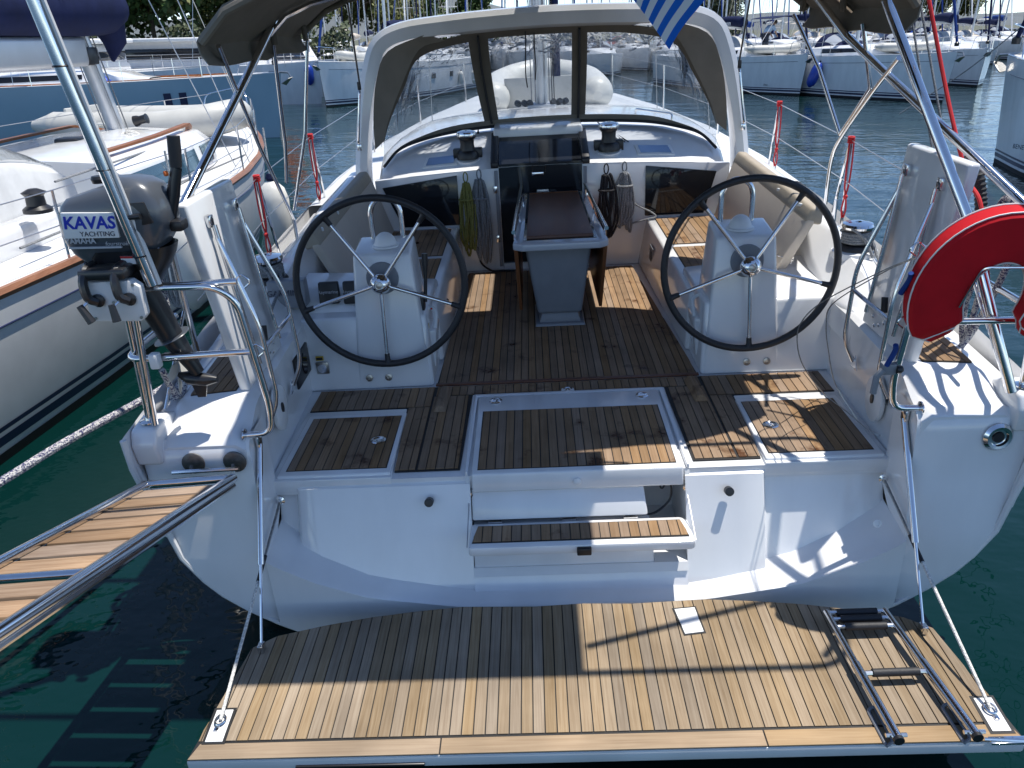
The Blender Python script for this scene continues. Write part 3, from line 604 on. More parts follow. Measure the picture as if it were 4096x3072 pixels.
# ---- helm seats folded up against the quarters
for s in (-1, 1):
    lo, hi = .50, 1.50
    def sp(x, y, z): return Vector((s*x, y, z))
    se = MB(); se.hexa([sp(1.70, -.83, lo), sp(1.758, -.83, lo), sp(1.758, -.23, lo), sp(1.70, -.23, lo)], [sp(1.785, -.89, hi), sp(1.843, -.89, hi), sp(1.843, -.26, hi), sp(1.785, -.26, hi)], .016, 3)
    SE = se.build('helm_seat', GEL, Y)
    X = lambda z: 1.70+(z-lo)/(hi-lo)*.085
    for y in (-.72, -.36):                                            # folding legs: an elongated U each with a hinge and a foot
        a = [sp(X(1.36)-.03, y, 1.36), sp(X(.95)-.035, y, .95), sp(X(.62)-.04, y+.02, .60)]
        MB().tube(a, .0125, 10).build('folding_leg', STEEL, SE)
        MB().box(sp(X(1.38)-.012, y, 1.38), (.03, .045, .06), None, .005).build('leg_hinge', STEEL, SE)
    for y, y2 in ((-.78, -.72), (-.30, -.36)):
        pts = fillet([sp(X(1.34)-.03, y2, 1.30), sp(1.60, y, .85), sp(1.585, y, .42), sp(1.655, y, .28)], .08, 5)
        MB().tube(pts, .0125, 10).build('support_tube', STEEL, SE)
        MB().prism([(y-.045, .235), (y+.045, .235), (y, .315)], 'x', s*1.662, s*1.668).build('foot_bracket', STEEL, SE)
    MB().tube([sp(1.598, -.78, .72), sp(1.598, -.30, .72)], .0115, 8).build('cross_bar', STEEL, SE)
    for y, z in ((-.45, .56), (-.40, .54), (-.50, .59), (-.36, .58)): MB().lathe([(.012, 0), (.012, .006), (.006, .009), (0, .009)], sp(X(z)-.001, y, z), (-s, 0, .1), 8).build('bolt', STEEL, SE)
    MB().tube([sp(X(.70)-.03, -.52, .66), sp(X(.70)-.03, -.50, .74)], .017, 10).build('tube_grip', RUBBER, SE)
# ---- fittings on the inner quarter walls
oval = lambda c, a, b, m=14: [(c[0]+a*cos(2*pi*k/m), c[1]+b*sin(2*pi*k/m)) for k in range(m)]
for s in (-1, 1):
    c = V(600, 880, x=-1.655) if s < 0 else V(1895, 860, x=1.655)
    sh = MB().prism(oval((c.y, c.z), .10, .135, 24), 'x', s*1.657, s*1.63, .006).build('shower_cover', WHITE, Y)
    MB().prism(oval((c.y, c.z+.0), .016, .03, 12), 'x', s*1.632, s*1.622).build('cover_knob', BLACK, sh)
MB().prism([(V(623, 742, x=-1.70).y, .16), (V(623, 742, x=-1.70).y, .36), (.18, .36), (.18, .16)], 'x', -1.705, -1.685, .004).build('engine_panel', BLACK, Y)
MB().prism(oval((.06, .26), .05, .072, 18), 'x', -1.68, -1.690).build('gauge_glass', GLASS, Y)
ip = V(697, 795, y=.212); fu = MB().box(ip, (.085, .012, .085), None, .006).build('fuel_filler_plate', STEELD, Y)
MB().lathe([(.03, 0), (.03, .008), (0, .01)], ip+Vector((0, -.006, 0)), (0, -1, 0), 16).build('filler_cap', STEEL, fu)
MB().box(ip+Vector((-.008, -.004, .072)), (.05, .01, .028)).build('yellow_label', YEL, fu); MB().box(ip+Vector((-.008, -.0065, .072)), (.042, .01, .018)).build('label_face', BLACK, fu)
MB().box(V(3072*.54+1.0+ 870*.25, 1536*.54+200*.25, x=1.652), (.004, .022, .034)).build('red_tag', REDW, Y)
# instruments on the port console
def cover(u0, v0, u1, v1, yy, m, name, parent, text=None, size=.03, tm=None, dep=.07, dx=0):
    a, b = V(u0, v0, y=yy), V(u1, v1, y=yy); c = (a+b)/2
    o = MB().hexa([(a.x, yy-.02, b.z), (b.x, yy-.02, b.z), (b.x, yy+dep, b.z), (a.x, yy+dep, b.z)], [(a.x, yy+.015, a.z), (b.x, yy+.015, a.z), (b.x, yy+dep, a.z), (a.x, yy+dep, a.z)], .012, 3).build(name, m, parent)
    if text: lettering(text, size, (c.x+dx, yy-.0085, c.z+.012), (1, 0, 0), (0, .035/abs(a.z-b.z)*1, 1), tm, o)
    return o
pod = MB().hexa([(-1.78, .36, .46), (-1.36, .36, .46), (-1.36, .75, .46), (-1.78, .75, .46)], [(-1.78, .52, .615), (-1.36, .52, .615), (-1.36, .75, .64), (-1.78, .75, .66)], .02, 3).build('instrument_pod', GEL, Y)
cover(684, 613, 735, 655, .415, BLACK, 'instrument_cover', pod, 'Raymarine', .032, SILVERP, .05)
cover(737, 611, 785, 654, .415, BLACK, 'instrument_cover', pod, 'Raymarine', .032, SILVERP, .05)
cover(572, 611, 664, 663, .33, GREY, 'plotter_cover', pod, 'GARMIN', .055, DKPRINT, .10, dx=-.02)
# cup holders
for s in (-1, 1):
    c = Vector((s*1.50, .80, .60)); hol = None
    for dx in (-.055, .055):
        o = MB().tube([c+Vector((dx+.045*cos(t), .045*sin(t), 0)) for t in [2*pi*k/20 for k in range(20)]], .0035, 6, closed=True).build('cup_ring', STEEL, Y)
    MB().tube([c+Vector((-.10, 0, 0)), c+Vector((-.10, -.02, -.08))], .0035, 6).build('cup_holder_leg', STEEL, Y); MB().tube([c+Vector((.10, 0, 0)), c+Vector((.10, -.02, -.06))], .0035, 6).build('cup_holder_leg', STEEL, Y)
# throttle on the port pedestal
th = MB().box((-.935, .40, .50), (.03, .09, .16), None, .01).build('throttle', BLACK, Y)
MB().tube([(-.915, .40, .52), (-.90, .42, .68), (-.895, .43, .80)], [.012, .011, .02], 10).build('throttle_lever', BLACK, th); MB().tube([(-.897, .425, .76), (-.893, .433, .84)], .02, 10).build('throttle_grip', BLACK, th)
MB().hexa([(-.93, .33, .29), (-.90, .33, .29), (-.90, .35, .29), (-.93, .35, .29)], [(-.94, .33, .39), (-.90, .33, .39), (-.90, .35, .39), (-.94, .35, .39)]).build('warning_sticker', YEL, th)
MB().lathe([(.007, 0), (.007, .01), (0, .012)], (-.885, .40, .47), (1, -.3, 0), 8).build('stop_button', REDW, th)
# ---- table
TT = .70
tb = MB().hexa([(-.17, 1.20, .09), (.17, 1.20, .09), (.17, 1.62, .09), (-.17, 1.62, .09)], [(-.255, 1.19, .655), (.255, 1.19, .655), (.255, 2.25, .655), (-.255, 2.25, .655)], .03, 3).build('cockpit_table', GREY, Y)
MB().hexa([(-.165, 1.22, .015), (.165, 1.22, .015), (.165, 1.6, .015), (-.165, 1.6, .015)], [(-.135, 1.24, .10), (.135, 1.24, .10), (.135, 1.58, .10), (-.135, 1.58, .10)], .008).build('table_foot', GREY, tb)
MB().hexa([(-.195, 1.175, -.002), (.195, 1.175, -.002), (.195, 1.68, -.002), (-.195, 1.68, -.002)], [(-.185, 1.185, .018), (.185, 1.185, .018), (.185, 1.67, .018), (-.185, 1.67, .018)], .004).build('foot_plate', GREY, tb)
GLAC = mat('glossy_grey_top', (.50, .52, .56), .08, coat=.6)
tf = MB().prism([(-.335, 1.08), (-.27, 1.03), (.30, 1.03), (.365, 1.08), (.345, 1.6), (.31, 2.80), (-.27, 2.80), (-.31, 1.6)], 'z', .645, TT, .012, 3).build('table_top', GLAC, tb)
MB().hexa([(-.255, 1.13, TT-.004), (.285, 1.13, TT-.004), (.26, 2.70, TT-.004), (-.225, 2.70, TT-.004)], [(-.255, 1.13, TT+.003), (.285, 1.13, TT+.003), (.26, 2.70, TT+.003), (-.225, 2.70, TT+.003)]).build('table_recess', GLASS, tf)
MB().hexa([(-.235, 1.17, TT), (.265, 1.17, TT), (.24, 2.64, TT), (-.205, 2.64, TT)], [(-.232, 1.175, TT+.022), (.262, 1.175, TT+.022), (.238, 2.635, TT+.022), (-.203, 2.635, TT+.022)], .004).build('wood_inlay', TABLEW, tf)
MB().box((.018, 2.655, TT+.012), (.44, .018, .03)).build('wood_trim', MAHO, tf)
for s, a, b in ((-1, (-.325, 1.10), (-.275, 2.76)), (1, (.352, 1.10), (.305, 2.76))):
    A, Bq = Vector((*a, TT+.075)), Vector((*b, TT+.075)); MB().tube([A, Bq], .0155, 12).build('table_rail', STEEL, tf)
    for t in (.06, .5, .94): p = A.lerp(Bq, t); MB().tube([p, p-Vector((0, 0, .08))], .009, 8).build('rail_post', STEEL, tf)
    MB().hexa([(s*.30+.01, 1.30, .10), (s*.325+.01, 1.30, .10), (s*.325+.01, 2.35, .10), (s*.30+.01, 2.35, .10)], [(s*.315+.015, 1.09, .655), (s*.345+.015, 1.09, .655), (s*.335+.015, 2.72, .655), (s*.305+.015, 2.72, .655)], .005).build('drop_leaf', MAHO, tb)
MB().lathe([(.04, 0), (.04, .012), (.02, .02), (0, .02)], (.01, 2.74, TT), (0, 0, 1), 16).build('bottle_cap', STEEL, tf)
# ---- bulkhead and companionway
BY = 2.74
tophz = lambda x: .955-.055*(x/1.5)**2
def bpanel(x0, x1, z0=-.01, name='bulkhead'):
    m_ = MB(); n = 6; xs_ = [x0+(x1-x0)*k/n for k in range(n+1)]
    m_.prism([(x0, z0), (x1, z0)]+[(x, tophz(x)) for x in xs_[::-1]], 'y', BY, BY+.07, .006); return m_.build(name, GEL, Y)
BL = bpanel(-1.62, -.475); BR = bpanel(.285, 1.62)
MB().box2((-.475, BY, -.01), (.285, BY+.07, .05)).build('companion_sill', GEL, Y)
for s, (x0, x1, xa, xb), par in ((-1, (-.865, -1.40, -.86, -1.555), BL), (1, (.86, 1.40, .86, 1.50), BR)):
    q = [(x0, .45), (x1, .45), (xb, tophz(1.5)-.075), (xa, tophz(.9)-.03)]
    MB().prism(q, 'y', BY-.02, BY+.01, .004).build('bulkhead_window', GLASS, par)
for x in (-.50, .31): MB().box((x, BY-.012, .48), (.032, .02, .9), None, .004).build('companion_jamb', GREY, Y)
for x, z in ((-.515, .76), (-.515, .30), (.325, .66)): MB().box((x, BY-.022, z), (.035, .008, .065), None, .002).build('hinge', STEEL, Y)
door = MB().box2((-.475, BY+.03, .05), (.285, BY+.045, .95)).build('companion_door', GLASS, Y)
MB().box((-.08, BY+.02, .70), (.11, .02, .07), None, .004).build('lock_plate', STEELD, door); MB().lathe([(.018, 0), (.018, .012), (0, .012)], (-.08, BY+.008, .70), (0, -1, 0), 12).build('lock_barrel', STEEL, door)
MB().box((-.12, BY+.015, .88), (.11, .02, .035), None, .008).build('catch', STEEL, door); MB().tube(fillet([(-.17, BY+.02, .89), (-.17, BY+.01, .96), (-.05, BY+.01, .96), (-.05, BY+.02, .89)], .015, 3), .007, 6).build('door_handle', BLACK, door)
# coachroof: aft slope then the crown
CH = [(2.74, .955), (2.9, 1.03), (3.1, 1.12), (3.35, 1.185), (4.0, 1.21), (5.0, 1.19), (6.0, 1.12), (7.0, 1.0), (8.2, .86)]
CWD = [(2.74, 1.60), (3.4, 1.62), (4.5, 1.55), (6, 1.3), (7.2, .95), (8.2, .4)]
def roofz(x, y):
    w_ = lerp(CWD, y); t = min(1, abs(x)/w_); return lerp(CH, y)-.055*(t/.93)**2 - (.10*((t-.86)/.14)**2 if t > .86 else 0)
rows = []
for y in (2.74, 2.8, 2.9, 3.0, 3.1, 3.2, 3.35, 3.6, 4, 4.5, 5, 5.5, 6, 6.5, 7, 7.6, 8.2):
    w_ = lerp(CWD, y); r_ = []
    for t in (-1, -.97, -.9, -.8, -.6, -.4, -.2, 0, .2, .4, .6, .8, .9, .97, 1): r_.append(Vector((t*w_, y, roofz(t*w_, y))))
    rows.append([Vector((-w_-.06, y, hz(y)))]+r_+[Vector((w_+.06, y, hz(y)))])
m_ = MB(); m_.grid(rows); CR = m_.build('coachroof', GEL, Y)
# sliding hatch, garage and roof hatches
g = MB().hexa([(-.53, 3.18, 1.12), (.33, 3.18, 1.12), (.33, 3.9, 1.2), (-.53, 3.9, 1.2)], [(-.52, 3.19, 1.235), (.32, 3.19, 1.235), (.32, 3.9, 1.26), (-.52, 3.9, 1.26)], .02, 3).build('hatch_garage', GEL, Y)
MB().hexa([(-.47, 2.72, .965), (.28, 2.72, .965), (.28, 3.25, 1.16), (-.47, 3.25, 1.16)], [(-.47, 2.72, .985), (.28, 2.72, .985), (.28, 3.25, 1.18), (-.47, 3.25, 1.18)]).build('sliding_hatch', GLASS, g)
for x in (-.51, .32): MB().hexa([(x-.035, 2.72, .95), (x+.035, 2.72, .95), (x+.035, 3.25, 1.14), (x-.035, 3.25, 1.14)], [(x-.035, 2.72, 1.0), (x+.035, 2.72, 1.0), (x+.035, 3.25, 1.195), (x-.035, 3.25, 1.195)], .008).build('hatch_runner', BLACK, g)
for x0, x1 in ((-1.18, -.86), (.80, 1.14)):
    q = [(x0, 2.83), (x1, 2.83), (x1*.98, 2.97), (x0*.98, 2.97)]; lift = .012
    m_ = MB(); m_.hexa([Vector((x, y, roofz(x, y)-.01)) for x, y in q], [Vector((x, y, roofz(x, y)+lift)) for x, y in q], .004); dh = m_.build('deck_hatch', WHITE, Y)
    q2 = [(x0+.03, 2.85), (x1-.03, 2.85), (x1*.98-.03, 2.955), (x0*.98+.03, 2.955)]
    m_ = MB(); m_.hexa([Vector((x, y, roofz(x, y)+lift-.002)) for x, y in q2], [Vector((x, y, roofz(x, y)+lift+.003)) for x, y in q2]); m_.build('hatch_glass', mat('mirror_glass', (.35, .45, .6), .03, .6), dh)
for x in (-.76, .545):
    z = roofz(x, 2.93); wn = winch('coachroof_winch', (x, 2.93, z-.01), .078, .25, Y); MB().box((x, 2.955, z+.03), (.27, .09, .10), None, .01).build('rope_clutch', BLACK, wn)
    MB().lathe([(.12, -.02), (.118, .006), (0, .008)], (x, 2.93, z), (0, -.35, 1), 20).build('winch_base', GEL, wn)
    for k in range(3): MB().tube([(x+.12+.035*k*(1 if x < 0 else -1)*(-1), 3.0, z+.045), (x*.9, 3.5, roofz(x*.9, 3.5)+.02)], .005, 5).build('control_line', ROPEK, wn)
# ---- arch (white moulded) over the companionway
def arch_pts(ro, dz):                                                  # half outline x,z of the arch centreline
    return [(1.77, .80), (1.755, 1.0), (1.715, 1.3), (1.66, 1.6), (1.595, 1.85), (1.49, 2.05), (1.27, 2.145), (.9, 2.18), (.5, 2.20), (0, 2.21)]
half = [Vector((x, 0, z)) for x, z in arch_pts(0, 0)]
full = catmull([Vector((-p.x, 0, p.z)) for p in half]+half[::-1][1:], 4)
rows = []
for i, p in enumerate(full):
    a = full[max(0, i-1)]; b = full[min(len(full)-1, i+1)]; t = (b-a).normalized(); n_ = Vector((-t.z, 0, t.x))       # outward
    if n_.z < 0 and abs(p.x) < 1.2: n_ = -n_
    if n_.x*p.x < 0 and abs(p.x) > 1.2: n_ = -n_
    low = smooth(1.3, .8, p.z); yc = 2.93+.12*smooth(.8, 2.1, p.z)
    wdt = .10+.03*low; ins_ = .075+.05*smooth(1.2, 2.1, p.z)
    ring = [(-wdt, .0), (-wdt+.02, .045), (0, .055), (wdt, .04), (wdt+.05, 0), (wdt+.02, -ins_*.9), (0, -ins_), (-wdt+.03, -ins_*.8)]
    rows.append([Vector((p.x, yc+dy, p.z))+n_*dn for dy, dn in ring])
m_ = MB(); m_.grid(rows, True, True); AR = m_.build('targa_arch', GEL, Y)
for s in (-1, 1):                                                    # grab rails on the arch legs
    a, b = Vector((s*1.735, 2.80, 1.23)), Vector((s*1.665, 2.80, 1.66))
    MB().tube(fillet([a+Vector((0, .03, -.02)), a, b, b+Vector((0, .04, .02))], .02, 3), .0105, 8).build('arch_handle', STEEL, AR)
    MB().box(a+Vector((0, .02, -.045)), (.04, .012, .06), None, .005).build('handle_foot', STEEL, AR)
# traveller lines from the arch (dark straps of the bimini front)
# ---- sprayhood: clear panels in a taupe frame, from the coachroof to the arch
base = [(-1.56, 2.98), (-1.42, 3.12), (-1.2, 3.28), (-.9, 3.42), (-.54, 3.52), (-.1, 3.56), (.30, 3.55), (.7, 3.50), (1.0, 3.40), (1.25, 3.26), (1.42, 3.12), (1.54, 2.98)]
topc = [(-1.545, 1.20), (-1.47, 1.40), (-1.32, 1.68), (-1.14, 1.965), (-.60, 2.075), (-.1, 2.095), (.30, 2.09), (.72, 2.065), (1.13, 1.965), (1.32, 1.68), (1.47, 1.40), (1.545, 1.20)]
nb = 48
bp_ = catmull([Vector((x, y, roofz(x, y)+.02)) for x, y in base], 6); tp_ = catmull([Vector((x, 3.08-.05*(abs(x)/1.5), z)) for x, z in topc], 6)
NB = len(bp_)
def hood(i, t):
    a, b = bp_[i], tp_[i]; p = a.lerp(b, t); out = Vector((p.x*.4, 1, .4)).normalized(); p = p+out*(.13*sin(pi*t))*smooth(1.6, .9, abs(p.x)); return p
ii = lambda x: min(range(NB), key=lambda i: abs(bp_[i].x-x))
HD = None
def band(i0, i1, t0, t1, name, m, th, par, nt_=6):
    n = max(2, i1-i0+1); r_ = [[hood(i, t0+(t1-t0)*k/nt_) for k in range(nt_+1)] for i in range(i0, i1+1)]
    return MB().shell(r_, th).build(name, m, par)
HD = band(0, NB-1, -.0, .07, 'sprayhood', CANVAS, .006, Y, 2)
band(0, NB-1, .91, 1.0, 'hood_top_band', CANVASI, .006, HD, 2)
iL, iR = ii(-.54), ii(.30)
band(iL-1, iL+1, .07, .91, 'hood_post', CANVASI, .006, HD); band(iR-1, iR+1, .07, .91, 'hood_post', CANVASI, .006, HD)
for i in (iL, iR): MB().tube([hood(i, t)+Vector((0, -.014, 0)) for t in (.04, .3, .6, .96)], .012, 6).build('zip_flap', RUBBER, HD)
e0, e1 = 5, NB-6
for a, b in ((0, iL-1), (iL+1, iR-1), (iR+1, NB-1)):
    band(a, b, .07, .91, 'clear_window', VINYL, .0012, HD, 8)
MB().tube([p+Vector((0, -.012, .012)) for p in bp_], .014, 8).build('bolt_rope_track', RUBBER, HD)
MB().tube(catmull([hood(iL+6, .93)+Vector((0, -.02, 0)), hood(iL+6, .8)+Vector((0, -.03, -.02)), hood(iL+6, .55)+Vector((.01, -.03, 0)), hood(iL+6, .42)+Vector((.0, -.03, 0))], 4), .006, 5).build('hanging_strap', BLACK, HD)
MB().tube(catmull([hood(iR-7, .95)+Vector((0, -.02, 0)), hood(iR-7, .8)+Vector((0, -.03, 0)), hood(iR-7, .5)+Vector((-.01, -.03, 0)), hood(iR-7, .35)+Vector((.0, -.03, 0))], 4), .006, 5).build('hanging_strap', BLACK, HD)
# grey side wings of the hood between the window and the arch
for s in (-1, 1):
    A = [Vector((s*1.545, 3.02, 1.20)), Vector((s*1.47, 3.02, 1.40)), Vector((s*1.32, 3.03, 1.68)), Vector((s*1.135, 3.04, 1.965)), Vector((s*.9, 3.05, 2.03))]
    Bq = [Vector((s*1.62, 2.95, 1.14)), Vector((s*1.60, 2.95, 1.42)), Vector((s*1.53, 2.95, 1.74)), Vector((s*1.40, 2.96, 1.97)), Vector((s*1.05, 2.98, 2.09))]
    MB().shell([catmull(A, 4), catmull(Bq, 4)], .004).build('hood_wing', CANVAS, HD)
# ---- mast, shrouds
MS = MB(); prof_ = [(.085*cos(t), .13*sin(t)) for t in [2*pi*k/20 for k in range(20)]]
MS.prism([(x-.02, 5.65+y) for x, y in prof_], 'z', 1.15, 17); MA = MS.build('mast', ALU, Y)
MB().box((-.02, 5.65, 1.17), (.34, .44, .05), None, .015).build('mast_step', ALU, MA)
for x in (-.19, -.27, -.13, .13, .2, .27): MB().lathe([(.035, 0), (.04, .03), (.035, .06), (0, .06)], (x-.02, 5.45+abs(x)*.4, 1.2), (x*2, -.6, .35), 10).build('turning_block', BLACK, MA)
for x in (-.12, -.07, .10, .13, .155): MB().tube([(x-.02, 5.5, 1.22), (x*.8-.02, 5.55, 9)], .006, 5).build('halyard', ROPEG if x < .12 else ROPEK, MA)
MB().tube([(.17, 5.55, 1.5), (.14, 5.6, 6)], .05, 8).build('lazy_bag_line', NAVY, MA)
bo = MB().tube([(-.02, 5.5, 2.45), (-.02, 2.3, 2.75)], .10, 12).build('boom', ALU, MA)
for s in (-1, 1):
    MB().tube([(s*1.35, 5.2, .75), (s*1.0, 5.5, 9)], .005, 5).build('shroud', WIRE, Y); MB().tube([(s*2.05, 5.6, .78), (s*1.3, 5.6, 8)], .005, 5).build('shroud', WIRE, Y)
# ---- stanchions and lifelines
for s in (-1, 1):
    ys = (1.26 if s < 0 else 1.5, 2.9 if s < 0 else 3.3, 5.3, 7.4, 9.4)
    tp = []
    for y in ys:
        x = hb(y)-.09; q0 = Vector((s*x, y, hz(y)-.02)); q1 = Vector((s*(x-.01), y, hz(y)+.62)); tp.append(q1); sa = MB().tube([q0, q1], .0125, 8).build('stanchion', STEEL, Y)
        if y < 4: MB().tube([Vector((s*x, y+.22, hz(y)-.02)), q1+Vector((0, .01, -.02))], .0115, 8).build('stanchion_brace', STEEL, sa)
    for dz in (0, -.3):
        pts = [Vector((s*2.02, -.62 if dz == 0 else -.5, 1.2+dz))]+[p+Vector((0, 0, dz)) for p in tp]+[Vector((s*.5, 11.8, 1.6+dz))]
        MB().tube(pts, .0035, 5).build('lifeline', WIRE, Y)
    for y, k in zip(ys[:2], tp):
        m_ = MB()
        for j in range(4): m_.tube([k+Vector((.021*cos(t), .021*sin(t), -.015+.012*j)) for t in [2*pi*q/10 for q in range(10)]], .007, 5, closed=True)
        for dx in (-.02, .02):
            m_.tube(catmull([k+Vector((dx*.8, -.015, 0)), k+Vector((dx*.9, -.025, -.18)), k+Vector((dx*.7, -.025, -.33)), k+Vector((dx*.2, -.025, -.40)), k+Vector((dx*.8, -.025, -.50)), k+Vector((dx*.3, -.025, -.57))], 4), .0065, 5)
        m_.ball(k+Vector((0, -.03, -.41)), .018, 8, 6); m_.build('red_lashing', REDR, Y)
# ---- pushpit rails
TB = .0165
for s in (-1, 1):
    def q(x, y, z): return Vector((s*x, y, z))
    # inboard gate hoop
    r1 = [q(1.98, -1.17, 1.195), q(1.62, -1.17, 1.19), q(1.545, -1.13, 1.10), q(1.50, -1.12, .55), q(1.52, -1.115, .40), q(1.66, -1.10, .385)]
    PP = MB().tube(fillet(r1, .06, 5), TB, 10).build('pushpit', STEEL, Y)
    MB().lathe([(.034, 0), (.034, .006), (.018, .012)], q(1.668, -1.10, .385), (-s, 0, 0), 14).build('flange', STEEL, PP)
    # upper and lower side rails round the stern corner and forward
    for z, xo in ((1.20, 2.05), (.855, 2.12)):
        pts = fillet([q(1.53, -1.12, z-.01), q(xo-.02, -1.18, z), q(xo, -1.02, z), q(xo-.02, -.62, z+.01)], .07, 5)
        MB().tube(pts, TB, 10).build('side_rail', STEEL, PP)
    # uprights from the stern corner, the tall one carries on up to the stern frame above
    MB().tube([q(2.125, -1.10, .49), q(2.04, -1.165, 1.2)], TB, 10).build('upright', STEEL, PP)
    MB().tube([q(2.03, -.63, 1.21), q(2.08, -.52, .58)], TB, 10).build('upright', STEEL, PP)
    MB().tube([q(2.085, -1.0, .5), q(2.03, -.66, .9)], .008, 8).build('brace', STEEL, PP)
    if s < 0:
        pole = [q(1.885, -1.19, 1.215), V(245, 415, y=-1.235), V(72, 0, y=-1.30), V(72, 0, y=-1.30)+(V(72, 0, y=-1.30)-V(245, 415, y=-1.235))*.55]
        MB().tube(pole, .0255, 14).build('frame_pole', STEEL, PP)
        for t in (.12, .45, .8): p = pole[0].lerp(pole[2], t); MB().tube([p+Vector((.028*cos(a), .028*sin(a), 0)) for a in [2*pi*k/10 for k in range(10)]], .004, 5, closed=True).build('cable_tie', BLACK, PP)
        MB().tube(catmull([p+Vector((.03, .01, 0)) for p in pole], 4), .011, 8).build('aerial_cable', WPLATE, PP)
        MB().tube([q(1.99, -1.20, 1.10), q(2.02, -1.19, .86), q(2.08, -1.14, .49)], TB, 10).build('upright', STEEL, PP)
        MB().box(q(1.955, -1.205, .855), (.045, .05, .075), None, .01).build('rail_clip', WPLATE, PP)
    else:
        MB().tube([V(2184, 845, z=.49), V(2090, 470, x=1.74), V(1915, 0, x=1.58)], .0245, 14).build('frame_pole', STEEL, PP)
        MB().tube([q(2.03, -1.10, 1.18), q(2.12, -1.32, 2.75)], .0195, 12).build('frame_pole', STEEL, PP)
    # steel loops on the rails
    for z in (1.19, .85): MB().tube(fillet([q(1.545, -1.125, z), q(1.50, -1.13, z+.04), q(1.46, -1.13, z+.0), q(1.50, -1.125, z-.03)], .02, 3), .004, 6).build('rail_loop', STEEL, PP)
# stern frame with its solar panel, above the picture (it throws the shadow on platform and hatch)
FZ = 2.75
fr = MB().tube(fillet([(-2.05, -.36, FZ), (-2.05, -1.385, FZ), (2.25, -1.385, FZ), (2.25, -.36, FZ), (-2.05, -.36, FZ)], .22, 6), .0195, 10).build('stern_frame', STEEL, Y)
MB().tube([(1.02, -1.22, FZ), (2.1, -.90, FZ)], .0195, 10).build('frame_brace', STEEL, fr)
pan = MB().box2((-1.0, -1.38, FZ+.02), (1.005, -.42, FZ+.06), .006).build('solar_panel', GLASS, fr)
# ---- bimini
def can(x, y):
    t = abs(x)/1.72; return 2.57-.27*t*t-(.09*((t-.86)/.14)**2 if t > .86 else 0)
rows = []
NXC = 25
for j in range(9):
    f_ = j/8; r_ = []
    for i in range(NXC):
        x = -1.74+3.50*i/(NXC-1); e = x/1.74
        ya = -.45+.10*max(0, e)**2+.16*max(0, e)**6+.04*max(0, -e)**4; yf = 1.90-.42*abs(e)**5
        y = ya+(yf-ya)*f_; sag = .02*sin(f_*pi*3)**2
        r_.append(Vector((x, y, can(x, y)-sag+.006*sin(9*x+5*y))))
    rows.append(r_)
for i_, k in ((0, -1), (-1, 1)):                                     # side flaps hang a little
    pass
rows2 = []
for r_ in rows:
    a = [r_[0]+Vector((.02, 0, -.12)), r_[0]+Vector((-.012, 0, -.07)), r_[0]+Vector((-.015, 0, -.02))]; b = [r_[-1]+Vector((.02, 0, -.02)), r_[-1]+Vector((.015, 0, -.08)), r_[-1]+Vector((-.03, 0, -.13))]
    rows2.append(a+r_+b)
BI = MB().shell(rows2, .008).build('bimini', CANVAS, Y)
for x0, x1 in ((-1.55, .02), (.24, .92)):                              # canvas panels laced between bimini and arch, out of view above
    MB().shell([[Vector((x, y, 2.60-.16*(x/1.6)**2)) for y in (1.86, 2.2, 2.6, 2.95)] for x in [x0+(x1-x0)*k/8 for k in range(9)]], .006).build('link_panel', CANVAS, BI)
MB().tube([p+Vector((0, 0, -.022)) for p in rows2[0][3:-3]], .022, 8).build('aft_bow', CANVAS, BI); MB().tube([p+Vector((0, 0, -.02)) for p in rows2[8][3:-3]], .02, 8).build('fore_bow', CANVAS, BI)
MB().tube([p+Vector((0, 0, -.03)) for p in rows2[4][3:-3]], .014, 8).build('middle_bow', STEEL, BI)
for s in (-1, 1):
    x = s*1.70
    pv = Vector((s*2.04, 1.50 if s < 0 else 1.25, .86))
    legs = [([Vector((x, -.30, 2.15)), Vector((s*1.86, .5, 1.55)), pv], .0125), ([Vector((x, .62, 2.16)), Vector((s*1.85, 1.0, 1.5)), Vector((s*1.95, 1.2, 1.2))], .0125), ([Vector((x, 1.46, 2.17)), Vector((s*1.84, 1.50, 1.5)), pv+Vector((0, .05, .06))], .0125)]
    if s > 0: legs = [([Vector((1.72, .36, 2.06)), V(1880, 190, x=1.82), V(1815, 290, x=1.92)][::1], .0125), ([Vector((1.70, 1.55, 2.10)), V(1770, 150, x=1.82), V(1815, 292, x=1.93), ], .0125), ([V(1942, 125, x=1.75), V(1880, 205, x=1.84), V(1815, 300, x=1.93), V(1795, 350, x=1.97), V(1783, 440, x=2.0)], .0135)]
    for pts, r in legs: MB().tube(catmull(pts, 5) if len(pts) > 3 else pts, r, 10).build('bimini_leg', STEEL, BI)
    if s < 0:
        MB().tube([Vector((-1.66, .70, 2.30)), Vector((-1.93, -1.10, 1.24))], .0225, 12).build('bimini_stay', STEEL, BI)
    else:
        MB().tube([Vector((1.66, 1.25, 2.30)), V(1830, 80, x=1.72), V(2212, 440, x=2.02), Vector((2.06, -1.15, 1.2))], .0225, 12).build('bimini_stay', STEEL, BI)
    MB().tube([pv, Vector((s*2.04, pv.y, .62))], .014, 10).build('leg_socket', STEEL, BI)
    for y in (.62, 1.35): MB().box(Vector((x*.995, y, 2.17)), (.02, .08, .10), None, .008).build('bow_sleeve', CANVASI, BI)
    MB().tube([Vector((s*.85, 2.92, 2.2)), Vector((s*1.66, 2.82, 1.72)), ][::-1] if False else [Vector((s*1.655, 2.80, 1.72)), Vector((s*1.44, 1.70, 2.34))], .0075, 6).build('bimini_strap', RUBBER, BI)
    MB().box((s*1.66, 2.795, 1.71), (.03, .03, .07), None, .008).build('strap_buckle', BLACK, BI)

